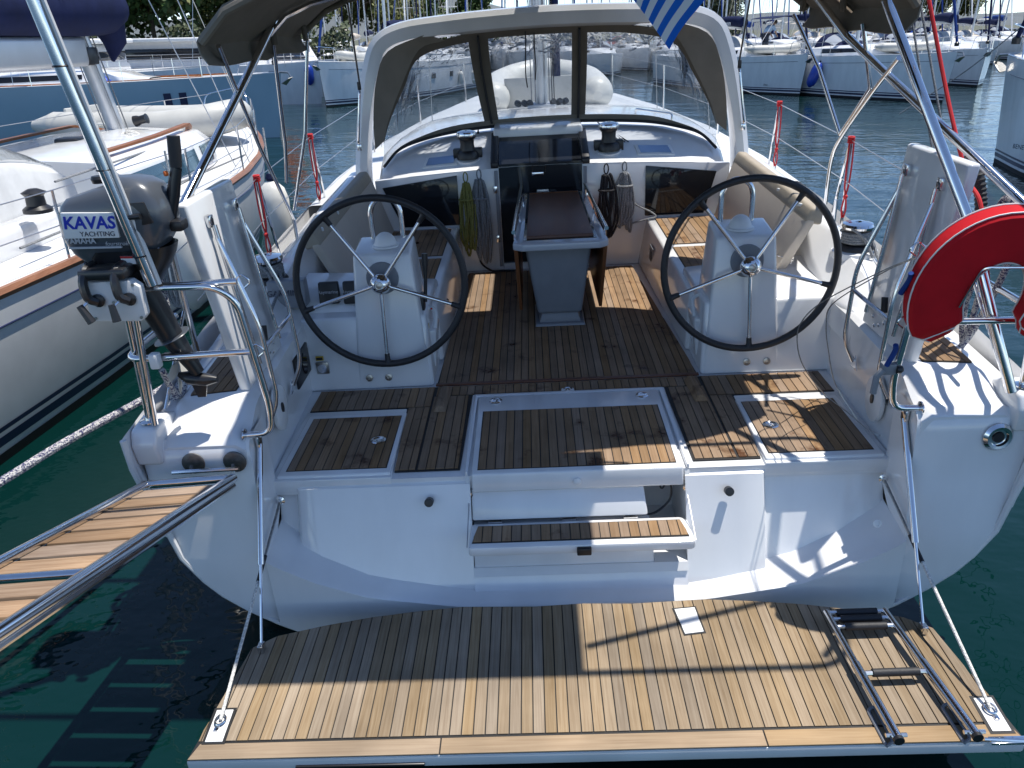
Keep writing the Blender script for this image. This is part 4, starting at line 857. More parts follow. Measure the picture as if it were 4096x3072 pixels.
# ================================================================ things aboard
# ---- outboard motor on its pad
pad_c = Vector((-2.03, -1.235, 1.17))
OP = MB().prism([(-2.155, 1.085), (-1.93, 1.075), (-1.905, 1.10), (-1.90, 1.235), (-1.935, 1.265), (-2.13, 1.265), (-2.15, 1.25)], 'y', -1.275, -1.225, .006).build('outboard_pad', WPLATE, Y)
for x, z in ((-1.925, 1.095), (-1.925, 1.245), (-2.13, 1.10), (-2.03, 1.17)): MB().lathe([(.007, 0), (.007, .003), (0, .003)], (x, -1.276, z), (0, -1, 0), 8).build('bolt', STEELD, OP)
OB = thing('outboard_motor', 'dark grey outboard motor clamped to the white pad on the stern rail', 'outboard motor', (-2.03, -1.24, .62))
cw = [(-.235, .0, .125), (-.24, .05, .135), (-.225, .12, .135), (-.16, .185, .115), (.0, .205, .10), (.12, .19, .085), (.18, .12, .08), (.20, .0, .075)]
def cowl(zz): pass
o0 = Vector((-1.985, -1.09, 1.455))
secs = []
for z, xa, xb, w_ in ((-.11, -.19, .17, .085), (-.06, -.225, .205, .115), (.0, -.245, .225, .13), (.06, -.245, .225, .132), (.11, -.238, .212, .128), (.15, -.225, .19, .118), (.178, -.195, .15, .10), (.192, -.14, .10, .07), (.196, -.06, .02, .02)):
    ring = []
    for k in range(24):
        t = 2*pi*k/24; ex = (abs(cos(t))**.4)*(1 if cos(t) > 0 else -1); ey = (abs(sin(t))**.4)*(1 if sin(t) > 0 else -1)
        cx_ = (xa+xb)/2; ring.append(o0+Vector((cx_+ex*(xb-xa)/2, ey*w_, z-.06*(ex)*0+.03*ex)))
    secs.append(ring)
m_ = MB(); m_.grid(secs, True, True); m_.add(secs[-1], [list(range(24))]); CWL = m_.build('cowling', GREYD, OB)
secs = []
for z, xa, xb, w_ in ((-.10, -.225, .205, .115), (-.14, -.20, .19, .105), (-.19, -.15, .16, .095), (-.24, -.08, .12, .08), (-.27, -.05, .10, .07)):
    secs.append([o0+Vector(((xa+xb)/2+(abs(cos(t))**.7)*(1 if cos(t) > 0 else -1)*(xb-xa)/2, (abs(sin(t))**.7)*(1 if sin(t) > 0 else -1)*w_, z+.02)) for t in [2*pi*k/24 for k in range(24)]])
m_ = MB(); m_.grid(secs, True, True); m_.build('lower_cowl', ABLACK, OB)
fy = o0.y-.136
st_ = MB().prism([(o0.x-.205, o0.z-.005), (o0.x+.035, o0.z-.012), (o0.x+.04, o0.z+.095), (o0.x-.19, o0.z+.105)], 'y', fy+.012, fy-.003, .001).build('company_sticker', WHITE, CWL)
lettering('KAVAS', .074, (o0.x-.08, fy-.0045, o0.z+.056), (1, 0, -.035), (0, 0, 1), BLUEP, st_, bold=.002, shear=.12)
lettering('YACHTING', .03, (o0.x-.055, fy-.0045, o0.z+.008), (1, 0, -.035), (0, 0, 1), DKPRINT, st_)
lettering('YAMAHA', .032, (o0.x-.14, fy-.0015, o0.z-.02), (1, 0, -.03), (0, 0, 1), SILVERP, CWL, bold=.0008)
lettering('fourstroke', .026, (o0.x+.02, fy-.0015, o0.z-.038), (1, 0, -.03), (0, 0, 1), SILVERP, CWL, shear=.25)
MB().prism([(o0.x-.20, o0.z-.052), (o0.x+.03, o0.z-.058), (o0.x+.03, o0.z-.050), (o0.x-.20, o0.z-.044)], 'y', fy+.01, fy-.001).build('silver_stripe', SILVERP, CWL)
wl = MB().prism([(o0.x+.0, o0.z-.135), (o0.x+.10, o0.z-.14), (o0.x+.10, o0.z-.105), (o0.x+.0, o0.z-.10)], 'y', o0.y-.095, o0.y-.113).build('warning_label', WHITE, OB)
MB().prism([(o0.x+.0, o0.z-.11), (o0.x+.10, o0.z-.113), (o0.x+.10, o0.z-.105), (o0.x+.0, o0.z-.10)], 'y', o0.y-.10, o0.y-.1145).build('label_stripe', REDW, wl)
MB().lathe([(.03, 0), (.034, .018), (.028, .03), (0, .032)], o0+Vector((-.06, .0, .198)), (0, 0, 1), 14).build('fuel_cap', BLACK, OB)
MB().prism([(o0.x-.02, o0.y-.05), (o0.x+.06, o0.y-.05), (o0.x+.05, o0.y-.01), (o0.x-.02, o0.y-.01)], 'z', o0.z+.19, o0.z+.1985).build('red_decal', REDW, CWL)
MB().prism([(o0.x+.08, o0.z+.02), (o0.x+.19, o0.z+.04), (o0.x+.17, o0.z+.13), (o0.x+.08, o0.z+.13)], 'y', o0.y-.11, o0.y-.127, .004).build('starter_recess', BLACK, CWL)
MB().tube([o0+Vector((.10, -.13, .07)), o0+Vector((.15, -.14, .075))], .012, 8).build('pull_handle', BLACK, CWL)
MB().tube(fillet([o0+Vector((-.19, -.05, -.13)), o0+Vector((-.18, -.10, -.17)), o0+Vector((-.08, -.12, -.185)), o0+Vector((-.06, -.05, -.17))], .02, 3), .011, 8).build('carry_handle', BLACK, OB)
MB().box(o0+Vector((.24, .0, .0)), (.06, .08, .05), None, .014).build('shift_lever', BLACK, OB)
tl = [o0+Vector((.19, .02, .0)), o0+Vector((.235, .03, .13)), o0+Vector((.27, .04, .24)), o0+Vector((.285, .05, .37))]
MB().tube(tl[:3], [.026, .028, .024], 10).build('tiller_arm', ABLACK, OB); MB().tube([tl[2], tl[2].lerp(tl[3], .5), tl[3]], [.025, .028, .027], 12).build('tiller_grip', RUBBER, OB)
MB().lathe([(.012, 0), (.012, .014), (0, .016)], tl[2]+Vector((-.035, -.02, -.02)), (-.7, -.7, 0), 8).build('stop_button', ORANGE, OB)
for dx in (-.09, .05):                                               # transom clamps
    p = Vector((-2.03+dx, -1.25, 1.27))
    MB().tube(fillet([p+Vector((.0, .06, .05)), p+Vector((0, -.02, .05)), p+Vector((-.005, -.055, .0)), p+Vector((.0, -.06, -.07)), p+Vector((.03, -.04, -.09))], .02, 3), .02, 8).build('clamp_bracket', ABLACK, OB)
    MB().lathe([(.028, 0), (.03, .01), (.02, .016), (0, .016)], p+Vector((.03, -.03, -.085)), (0, -1, 0), 14).build('clamp_pad', BLACK, OB)
    MB().tube([p+Vector((.0, -.06, -.08)), p+Vector((-.02, -.10, -.10))], .006, 6).build('clamp_screw', STEEL, OB)
    MB().tube([p+Vector((-.02, -.10, -.085)), p+Vector((-.01 if dx > 0 else .02, -.11, -.16))], [.014, .019], 8).build('clamp_handle', BLACK, OB)
MB().box((-2.04, -1.19, 1.30), (.21, .22, .05), None, .015).build('swivel_bracket', ABLACK, OB)
lg = [Vector((-1.985, -1.13, 1.22)), Vector((-1.94, -1.10, 1.05)), Vector((-1.91, -1.09, .93)), Vector((-1.88, -1.09, .86)), Vector((-1.83, -1.08, .73))]
m_ = MB(); m_.tube(lg, [.075, .062, .056, .046, .03], 14); LG = m_.build('drive_leg', ABLACK, OB)
MB().lathe([(.085, 0), (.088, .004), (.06, .012)], lg[2], (.3, .1, -1), 18).build('splash_plate', GREYD, OB)
MB().prism([(-1.99, -1.14), (-1.80, -1.14), (-1.77, -1.05), (-1.99, -1.04)], 'z', .82, .828, .002).build('cavitation_plate', ABLACK, OB)
MB().tube([Vector((-1.93, -1.08, .725)), Vector((-1.88, -1.08, .705)), Vector((-1.80, -1.08, .69)), Vector((-1.745, -1.08, .69))], [.012, .035, .033, .015], 12).build('gear_case', ABLACK, OB)
MB().hexa([(-1.86, -1.085, .60), (-1.82, -1.085, .60), (-1.82, -1.075, .60), (-1.86, -1.075, .60)], [(-1.88, -1.09, .70), (-1.79, -1.09, .70), (-1.79, -1.07, .70), (-1.88, -1.07, .70)]).build('skeg', ABLACK, OB)
for k in range(3):
    a = k*2*pi/3+.4; c = Vector((-1.94, -1.08, .72)); d = Vector((0, cos(a), sin(a))); e = Vector((1, 0, 0)).cross(d)
    MB().shell([[c+d*.015+e*-.02+Vector((.015, 0, 0)), c+d*.015+e*.02], [c+d*.05+e*-.05+Vector((.025, 0, 0)), c+d*.05+e*.045], [c+d*.085+e*-.03+Vector((.02, 0, 0)), c+d*.085+e*.025]], .004).build('propeller_blade', PVC, OB)
# ---- horseshoe lifebuoy, red cover with white piping
LB = thing('horseshoe_lifebuoy', 'red horseshoe lifebuoy with white piping hung on the starboard stern rail', 'lifebuoy', (1.86, -1.26, .70))
cR = V(2146, 640, y=-1.25); Rm, Ht = .185, .10
def shoe(t):                                                          # centreline param in the plane facing aft; open at the bottom
    a = radians(222)-t*radians(264); return Vector((cR.x+.238*cos(a), -1.25, cR.z+.29*sin(a)))
n = 40; rows = []; tiltm = Matrix.Rotation(radians(-10), 3, 'Z') @ Matrix.Rotation(radians(8), 3, 'X')
C0 = Vector((cR.x, -1.25, cR.z))
def tf_(p): return C0 + tiltm @ (p-C0)
for i in range(n+1):
    t = i/n; p = shoe(t); q = (shoe(min(1, t+.01))-shoe(max(0, t-.01))).normalized(); nr = Vector((q.z, 0, -q.x))
    if (p-C0).dot(nr) < 0: nr = -nr
    k = .45+.55*smooth(0, .06, t)*smooth(1, .94, t); wd = .108*k; dp = .062*k
    rows.append([tf_(p+nr*(wd*cx_)+Vector((0, dp*cy_, 0))) for cx_, cy_ in ((1, -.75), (.86, -1), (0, -1.06), (-.86, -1), (-1, -.75), (-1, .75), (-.86, 1), (0, 1.05), (.86, 1), (1, .75))])
m_ = MB(); m_.grid(rows, True, True); m_.add(rows[0], [list(range(10))]); m_.add(rows[-1], [list(range(10))]); CV = m_.build('cover', RED, LB)
for k in (0, 4, 5, 9): MB().tube([r[k]+(r[k]-(r[2]+r[7])/2)*.02 for r in rows], .0036, 6).build('piping', PIPE, CV)
for r in (rows[1], rows[-2]): MB().tube([r[0], r[1], r[3], r[4]], .005, 6).build('piping', PIPE, CV)
lettering('R', .10, tf_(Vector((cR.x+.12, -1.25-.068, cR.z+.27))), tiltm @ Vector((1, 0, 0)), tiltm @ Vector((0, 0, 1)), SILVERP, CV, shear=.3)
MB().tube(fillet([tf_(p) for p in (Vector((cR.x-.15, -1.318, cR.z-.02)), Vector((cR.x-.10, -1.32, cR.z+.17)), Vector((cR.x+.12, -1.32, cR.z+.17)))], .03, 4), .005, 6).build('holder_rod', STEEL, LB)
# lifebuoy hanging straps and trailing wire
for a, b in ((V(1968, 590, y=-1.2), V(1945, 635, y=-1.16)), (V(1935, 745, y=-1.18), V(1915, 790, y=-1.15))):
    single(MB().tube(catmull([a, a.lerp(b, .4)+Vector((.012, 0, .01)), b], 4), [.012]*9, 6), 'blue_lashing', BLUEC, 'short blue webbing lashing tying the lifebuoy to the rail, '+('upper one' if a.z > 1 else 'lower one'), 'lashing', a)
wp = [V(1978, 555, y=-1.15), V(1900, 588, y=-1.0), V(1780, 650, y=-.7), V(1735, 690, y=-.6), V(1722, 730, y=-.55), V(1735, 790, y=-.5), V(1780, 850, z=.05), V(1830, 890, z=.04), V(1885, 935, z=.03), V(1925, 938, z=.05), V(1965, 905, y=-1.0)]
single(MB().tube(catmull(wp, 8), .0032, 5), 'steel_wire', STEELD, 'thin loose steel wire looping from the lifebuoy down over the locker', 'wire', wp[7])
wp = [V(1978, 557, y=-1.14), V(1905, 590, y=-1.0), V(1800, 655, y=-.7), V(1785, 700, y=-.62), V(1790, 760, y=-.55), V(1805, 830, y=-.5), V(1850, 905, z=.05)]
single(MB().tube(catmull(wp, 8), .003, 5), 'steel_wire', STEELD, 'second thin steel wire hanging beside the starboard wheel', 'wire', wp[-1])
cp = V(1918, 795, y=-1.12); CLM = MB().box(cp, (.07, .05, .06), None, .012)
CL = single(CLM, 'rail_clamp', GREY, 'grey plastic clamp on the starboard gate rail', 'clamp', cp)
MB().tube([cp+Vector((-.03, -.02, 0)), cp+Vector((-.055, -.02, -.03)), cp+Vector((-.06, -.02, -.12))], .016, 8).build('clamp_arm', GREY, CL); MB().lathe([(.02, 0), (.02, .02), (.013, .03)], cp+Vector((.03, -.02, .0)), (1, 0, 0), 10).build('clamp_knob', BLACK, CL)
# ---- gangway
GW = thing('gangway', 'teak slatted gangway with steel side rails running off the port quarter', 'gangway', (-1.9, -1.3, .25))
ga, gb = Vector((-1.68, -1.31, .265)), Vector((-1.68, -3.9, 1.10)); gc, gd = Vector((-2.115, -1.31, .245)), Vector((-2.115, -3.9, 1.08))
up_ = Vector((0, .32, 1)).normalized(); sl_ = (gb-ga).normalized()
for a, b in ((ga, gb), (gc, gd)):
    MB().tube([a, b], .0235, 12).build('side_rail', STEEL, GW); MB().tube([a-up_*.036, b-up_*.036], .013, 8).build('lower_rail', STEEL, GW)
MB().tube([gc+Vector((-.02, 0, 0)), ga+Vector((-.03, 0, 0))], .021, 12).build('end_tube', STEEL, GW)
MB().tube([Vector((-2.0, -1.25, .275)), Vector((-1.665, -1.255, .285))], .011, 8).build('hinge_bar', STEEL, GW)
for x in (-1.925, -1.715):
    MB().lathe([(.058, 0), (.058, .007), (.053, .010), (.002, .010)], (x, -1.168, .275), (0, -1, 0), 24).build('gangway_socket', mat('dull_bronze_grey', (.16, .155, .15), .45, .8, var=.3, vscale=50), Y)
    MB().tube([(x, -1.20, .272), (x+.02, -1.255, .275)], .011, 8).build('hinge_pin', STEEL, GW)
k = 0; t = .055
L_ = (gb-ga).length
while t < L_-.1:
    w_ = .128; a = gc+sl_*t-up_*.012; b = ga+sl_*t-up_*.012
    if k == 7: MB().tube([a+sl_*.03, b+sl_*.03], .017, 10).build('cross_tube', STEEL, GW); t += .075; k += 1; continue
    q = [a+Vector((.02, 0, 0)), b-Vector((.02, 0, 0)), b-Vector((.02, 0, 0))+sl_*w_, a+Vector((.02, 0, 0))+sl_*w_]
    MB().hexa([p-up_*.022 for p in q], q, .004).build('slat', GANGX, GW); t += w_+.028; k += 1
# ---- mooring lines
def rope(name, pts, r, m, label, cat='rope', n=8, seg=8, group=None):
    p = catmull(pts, n); return single(MB().tube(p, r, seg), name, m, label, cat, pts[0], group)
rope('mooring_line', [Vector((-2.10, -.86, .50)), V(390, 815, x=-2.3), V(330, 852, x=-2.45), V(150, 950, x=-2.62), V(0, 1042, x=-2.75), V(-200, 1160, x=-2.9)], .022, ROPEW, 'thick blue-flecked mooring line running aft beside the neighbouring hull')
rope('rope_coil', [V(325, 560, x=-2.08), V(318, 600, x=-2.1), V(322, 660, x=-2.1), V(345, 680, x=-2.1), V(340, 620, x=-2.09), V(330, 545, x=-2.08), V(345, 600, x=-2.1), V(365, 680, x=-2.1), V(385, 760, x=-2.1), V(398, 800, x=-2.1), V(395, 850, x=-2.08), V(375, 845, x=-2.08), V(350, 800, x=-2.06)], .017, ROPEW, 'flecked white mooring rope hung behind the outboard motor')
def coil(name, c, axis_dir, L, wdt, nst, r, m, label, grp):
    pts = []; c = Vector(c); d = Vector(axis_dir).normalized()
    for i in range(nst):
        o = (i-(nst-1)/2)/max(1, nst-1); ph = random.uniform(-.02, .02); Li = L*random.uniform(.86, 1.06)
        j1, j2, j3 = [random.uniform(-.022, .022) for _ in range(3)]; pts += [c+d*(wdt*o*.55)+Vector((0, -.012*(i % 3), random.uniform(-.01, .01))), c+d*(wdt*o-.02+j1)+Vector((0, -.018*(i % 2), -Li*.33)), c+d*(wdt*o-.02+j2)+Vector((0, -.02, -Li*.8)), c+d*(wdt*o*.8+ph)+Vector((0, -.03*((i+1) % 2), -Li)), c+d*(wdt*o+.026+j3)+Vector((0, -.03, -Li*.72)), c+d*(wdt*o+.024-j1)+Vector((0, -.03, -Li*.3))]
    m_ = MB(); m_.tube(catmull(pts, 6), r, 7)
    top = c+Vector((0, 0, .03)); m_.tube([top+Vector((.02*cos(t), 0, .045*sin(t)+.02)) for t in [2*pi*k/12 for k in range(12)]], r*.6, 6, closed=True)
    m_.tube([c+d*(.07*cos(t))+Vector((0, .045*sin(t)-.02, -L*.22)) for t in [2*pi*k/16 for k in range(17)]], r*.9, 7)
    return single(m_, name, m, label, 'rope', c, grp)
G = 'sheet tails hung on the bulkhead'
cy_ = BY-.04
coil('rope_coil', (-.78, cy_, .84), (1, 0, 0), .66, .085, 7, .010, ROPEY, 'olive green rope coil hanging left of the companionway', G)
coil('rope_coil', (-.655, cy_, .86), (1, 0, 0), .74, .12, 9, .0105, ROPEG, 'long grey rope coil hanging beside the olive green one', G)
coil('rope_coil', (.50, cy_, .85), (1, 0, 0), .62, .12, 8, .0105, ROPEK, 'black rope coil hanging right of the companionway', G)
coil('rope_coil', (.665, cy_, .86), (1, 0, 0), .52, .10, 8, .0105, ROPEG, 'grey rope coil hanging beside the black one', G)
rope('rope_tail', [Vector((-.64, cy_, .35)), Vector((-.70, cy_-.02, .12)), Vector((-.60, cy_-.06, .02)), Vector((-.50, cy_-.07, .015)), Vector((-.36, cy_-.08, .015))], .009, ROPEK, 'dark rope tail lying on the sole before the companionway')
rope('rope_tail', [Vector((.72, cy_, .72)), Vector((.76, cy_-.02, .58)), Vector((.90, cy_-.03, .50)), Vector((.95, cy_-.05, .455)), Vector((.88, cy_-.06, .44)), Vector((.74, cy_-.03, .40))], .008, ROPEG, 'grey rope end lying over the corner of the starboard bench')
# ---- dinghy lashed on the foredeck
DG = thing('inflatable_dinghy', 'white inflatable dinghy lashed on the foredeck ahead of the mast', 'dinghy', (0, 6.75, 1.02))
for s in (-1, 1):
    c = [Vector((s*.68+.06, 6.45, 1.16)), Vector((s*.69+.06, 6.62, 1.18)), Vector((s*.70+.06, 6.9, 1.19)), Vector((s*.70+.06, 8.4, 1.20)), Vector((s*.45+.06, 9.0, 1.26)), Vector((.06, 9.2, 1.32))]
    MB().tube(catmull(c, 5), [.06, .10, .14, .17, .19, .20]+[.21]*20, 18).build('tube', FENDW, DG)
MB().hexa([(-.46, 6.70, .98), (.58, 6.70, .98), (.58, 6.74, .98), (-.46, 6.74, .98)], [(-.5, 6.70, 1.42), (.62, 6.70, 1.42), (.62, 6.74, 1.42), (-.5, 6.74, 1.42)], .01).build('transom_board', PVC, DG)
MB().hexa([(-.5, 6.74, .95), (.62, 6.74, .95), (.5, 8.8, 1.0), (-.4, 8.8, 1.0)], [(-.5, 6.74, 1.06), (.62, 6.74, 1.06), (.5, 8.8, 1.1), (-.4, 8.8, 1.1)]).build('floor', PVC, DG)
MB().tube(fillet([Vector((.95, 4.2, 1.15)), Vector((.95, 4.2, 1.23)), Vector((1.25, 3.7, 1.22)), Vector((1.25, 3.7, 1.12))], .03, 3), .011, 8).build('roof_handrail', STEEL, Y)
# ---- ensign on its staff
FG = thing('ensign', 'blue and white striped ensign with a cross canton on a slanting staff', 'flag', (1.15, -1.3, 2.3))
A0, A1 = V(1300, -150, d=3.45), V(1590, -60, d=3.35)                  # hoist side lies above the picture
B0, B1 = V(1405, 90, d=3.5), V(1480, 130, d=3.45)
def fl(uu, vv):                                                       # uu along the fly, vv across the stripes
    a = V(1300+vv*260, -175+vv*40, d=3.4); b = V(1362+vv*84, -2+vv*112, d=3.5)
    b = V(1363+vv*85, 0+vv*110, d=3.5); a = V(1395+vv*190, -205+vv*95, d=3.42)
    p = a.lerp(b, uu); return p+Vector((.0, .03*sin(uu*5+vv*3), .012*sin(uu*7+vv*2)))
for k in range(9):
    rows = [[fl(i/14, (k+j/3)/9) for j in range(4)] for i in range(15)]
    if k < 5: pass
    MB().shell(rows, .0015).build('stripe', FLAGB if k % 2 == 0 else FLAGW, FG)
rows = [[fl(i/14*.42, (5*j/4)/9)+Vector((0, -.004, 0)) for j in range(5)] for i in range(15)]
MB().shell(rows, .001).build('canton', FLAGB, FG)
rows = [[fl(i/14*.42, (2+j)/9)+Vector((0, -.007, 0)) for j in range(2)] for i in range(15)]; MB().shell(rows, .001).build('canton_cross', FLAGW, FG)
MB().tube([fl(0, 1.6), fl(0, -.1)], .011, 8).build('staff', WHITE, FG)

# ---- more gear on the starboard quarter
vt = V(2155, 943, y=-1.175)
vn = MB().lathe([(.072, 0), (.072, .008), (.058, .022), (.044, .020), (.04, .006), (0, .004)], vt, (0, -1, .06), 24).build('chrome_vent', STEEL, Y)
MB().lathe([(.030, 0), (.026, .008), (0, .008)], vt+Vector((0, -.006, 0)), (0, -1, .06), 16).build('vent_core', BLACK, vn)
MB().lathe([(.022, 0), (.022, .003), (.012, .004), (.010, -.004), (0, -.004)], V(1895, 1131, y=-1.16), (0, -1, .4), 14).build('drain', GEL, Y)
rope('red_line', [V(2003, -20, x=1.84), V(2035, 150, x=1.9), V(2060, 270, x=1.93), V(2090, 385, x=1.97), V(2118, 440, x=1.99), V(2130, 560, x=2.0), V(2140, 680, x=2.0)], .010, REDR, 'red line running down past the raised starboard helm seat', 'rope')
for k, (a, b, lb) in enumerate((((1962, -10), (2015, 330), 'thin grey line left of the red one on the starboard side'), ((1985, -10), (2045, 330), 'thin grey line crossing behind the starboard frame pole'))):
    rope('control_line', [V(*a, x=1.86), V((a[0]+b[0])/2, (a[1]+b[1])/2, x=1.92), V(*b, x=1.98)], .006, ROPEG, lb, 'rope')
rope('rope_coil', [V(2150, 450, x=2.06), V(2120, 560, x=2.08), V(2085, 660, x=2.08), V(2080, 740, x=2.08), V(2100, 690, x=2.1), V(2135, 560, x=2.1), V(2160, 445, x=2.08), V(2190, 440, x=2.08), V(2180, 560, x=2.1), V(2110, 700, x=2.1), V(2075, 750, x=2.06)], .017, ROPEW, 'flecked rope hung inside the loop of the red lifebuoy')
hs = [V(2085, 345, x=2.0), V(2110, 372, x=2.02), V(2118, 420, x=2.04), V(2120, 470, x=2.05)]
hp = catmull(hs, 10); HS = single(MB().tube(hp, [.026 if i % 2 else .031 for i in range(len(hp))], 10), 'corrugated_hose', RUBBER, 'black corrugated hose behind the raised starboard helm seat', 'hose', hs[0])
# ================================================================ other boats (level world, bow along local +y, waterline at local z = 0)
def rot2(v, a): return Vector((v.x*cos(a)-v.y*sin(a), v.x*sin(a)+v.y*cos(a), v.z))
def place(name, label, cat, bow, d, L, group=None):                   # bow point on the water, d = direction the bow points to
    d = Vector((d[0], d[1], 0)).normalized(); c = Vector((bow[0], bow[1], WATER_Z))-d*(L/2)
    o = thing(name, label, cat, c, group, yacht=False); o.rotation_euler = (0, 0, atan2(-d.x, d.y)); return o
class Hull:
    def __init__(s, L, B, F, stern=.82, flare=.10, rake=.35): s.L, s.B, s.F, s.stern, s.flare, s.rake = L, B, F, stern, flare, rake
    def hb(s, t):                                                     # t -1 stern .. 1 bow
        if t < -.1: return s.B/2*(s.stern+(1-s.stern)*smooth(-1, -.1, t))
        return s.B/2*max(.004, (1-((t+.1)/1.1)**2.1))
    def sheer(s, t): return s.F*(1+.06*t+.07*t*t)
    def pt(s, t, k, side):                                            # k 0 waterline-ish .. 1 sheer
        z = -.25+(s.sheer(t)+.25)*k; w = s.hb(t)*(1-s.flare*(1-k)**1.5*(1+1.2*smooth(.2, 1, t))); y = t*s.L/2-s.rake*(1-k)*smooth(.6, 1, t)
        return Vector((side*w, y, z))
def loft_hull(H, T, k0=0, k1=1, off=0, nk=7):
    rows = []
    for t in T:
        a = [H.pt(t, k0+(k1-k0)*i/nk, 1)+Vector((off, 0, 0)) for i in range(nk+1)]; rows.append([Vector((-p.x, p.y, p.z)) for p in a[::-1]]+a)
    return rows
TT_ = [-1, -.9, -.75, -.6, -.4, -.2, 0, .2, .4, .55, .7, .8, .88, .94, .98, 1.0]
def sailboat(name, label, bow, d, L=12.5, B=4.0, F=1.25, hull=GEL, stripe=STRIPE, hood=CANVAS, cover=NAVY, furl=BLUEC, bim=None, detail=1, group=None, cat='sailboat', mast_h=16, cabin=.42, boot=True, windows=True, text=None, rails=True, boom_up=1.75, mast_t=.12, hullwin=0, anchor=True, genoa_r=.075, rig=True, flare=.10):
    o = place(name, label, cat, bow, d, L, group); H = Hull(L, B, F, flare=flare)
    m_ = MB(); R_ = loft_hull(H, TT_); m_.grid(R_); n = len(R_[0]); m_.add(R_[0], [list(range(n))]); HU = m_.build('hull', hull, o)
    if boot:
        z = lambda t, zz: (zz+.25)/(H.sheer(t)+.25)
        for z0, z1, mm, nm in ((-.22, .09, ANTI, 'antifouling'), (.15, .23, stripe, 'boot_stripe'), (.27, .31, stripe, 'boot_stripe')):
            if nm == 'boot_stripe' and detail < 1 and z0 > .2: continue
            for side in (-1, 1):
                rows = [[H.pt(t, z(t, zz), side)+Vector((side*.006, .006 if t == 1 else 0, 0)) for zz in (z0, (z0+z1)/2, z1)] for t in TT_]; q = MB(); q.grid(rows); q.build(nm, mm, HU)
        for side in (-1, 1):
            if detail: MB().tube([H.pt(t, .86, side)+Vector((side*.004, 0, 0)) for t in TT_ if -.95 < t < .97], .008, 5).build('cove_line', stripe, HU)
    # deck and toe rail
    rows = [[Vector((x*H.hb(t), t*L/2, H.sheer(t)-.01+.05*(1-x*x))) for x in (-1, -.6, 0, .6, 1)] for t in TT_]; q = MB(); q.grid(rows); q.build('deck', GELD, o)
    for side in (-1, 1): MB().tube([H.pt(t, 1, side)+Vector((-side*.02, 0, .015)) for t in TT_], .022 if detail < 2 else .042, 6).build('toe_rail', GEL if detail < 2 else VARN, o)
    # cabin trunk
    a, b = -.12, .52; T2 = [a+(b-a)*i/10 for i in range(11)]; rows = []
    for t in T2:
        e = smooth(b, b-.22, t); w_ = min(H.hb(t)*.68, B*.33)*(.35+.65*e); h = H.sheer(t)+.03; hh = cabin*(.12+.88*e)
        rows.append([Vector((-w_, t*L/2, h)), Vector((-w_*.93, t*L/2, h+hh*.75)), Vector((-w_*.8, t*L/2, h+hh)), Vector((0, t*L/2, h+hh*1.12)), Vector((w_*.8, t*L/2, h+hh)), Vector((w_*.93, t*L/2, h+hh*.75)), Vector((w_, t*L/2, h))])
    q = MB(); q.grid(rows); q.add(rows[0], [list(range(7))]); CB = q.build('cabin_trunk', GEL, o)
    if windows:
        for side in (0, 6):
            s2 = 1 if side else -1
            rw = []
            for i in range(2, 8):
                r_ = rows[i]; lo, hi = (r_[6], r_[5]) if side else (r_[0], r_[1]); off = Vector((s2*.012, 0, 0)); f0 = .25+.2*(i/8); rw.append([lo.lerp(hi, f0)+off, lo.lerp(hi, .95)+off])
            q = MB(); q.shell(rw, .01); q.build('cabin_window', GLASS, CB)
    for k in range(hullwin):
        for side in (-1, 1):
            t = -.35+.32*k; p = [H.pt(t+dt, kk, side)+Vector((side*.008, 0, 0)) for dt, kk in ((-.03, .58), (.03, .58), (.03, .72), (-.03, .72))]; q = MB(); q.add(p, [[0, 1, 2, 3]]); q.shell([[p[0], p[3]], [p[1], p[2]]], .012); q.build('hull_window', GLASS, HU)
    # cockpit coaming
    cz = H.sheer(-.5)
    for side in (-1, 1): MB().box((side*B*.28, -.42*L/2*1.3, cz+.12), (.28, L*.27, .26), None, .05).build('coaming', GEL, o)
    y0 = a*L/2
    if hood:
        rows = []
        for i in range(7):
            f = i/6; yy = y0+.15+1.35*f; hh = .62*sin(pi*(.5*(1-f)))**.6 if f < 1 else .05; w_ = B*.30*(1-.12*f); bz = H.sheer(-.05)+cabin*1.0
            rows.append([Vector((w_*cos(t)*1.0, yy, bz-.25*(abs(cos(t))**4)+hh*sin(t)**.7 if 0 < t < pi else bz-.25)) for t in [pi*k/12 for k in range(13)]])
        HDm = MB().shell(rows, .01).build('sprayhood', hood, o)
        w1 = [[rows[i][k]+Vector((0, .02, .012)) for k in (7, 8, 9, 10)] for i in (2, 3, 4, 5)]; w2 = [[rows[i][k]+Vector((0, .02, .012)) for k in (2, 3, 4, 5)] for i in (2, 3, 4, 5)]
        for wq in (w1, w2): MB().shell(wq, .012).build('hood_window', mat('hazy_vinyl', (.35, .38, .42), .15, coat=.4), HDm)
    if bim:
        rows = [[Vector((x*B*.36, -.85*L/2+i*.55, cz+1.75+.14*(1-x*x))) for x in (-1, -.6, 0, .6, 1)] for i in range(5)]
        bm_ = MB().shell(rows, .02).build('bimini', bim, o)
        for side in (-1, 1):
            for yy in (-.85*L/2, -.85*L/2+2.2): MB().tube([(side*B*.36, yy, cz+1.76), (side*B*.40, -.85*L/2+1.1, cz+.3)], .014, 6).build('bimini_leg', STEEL, bm_)
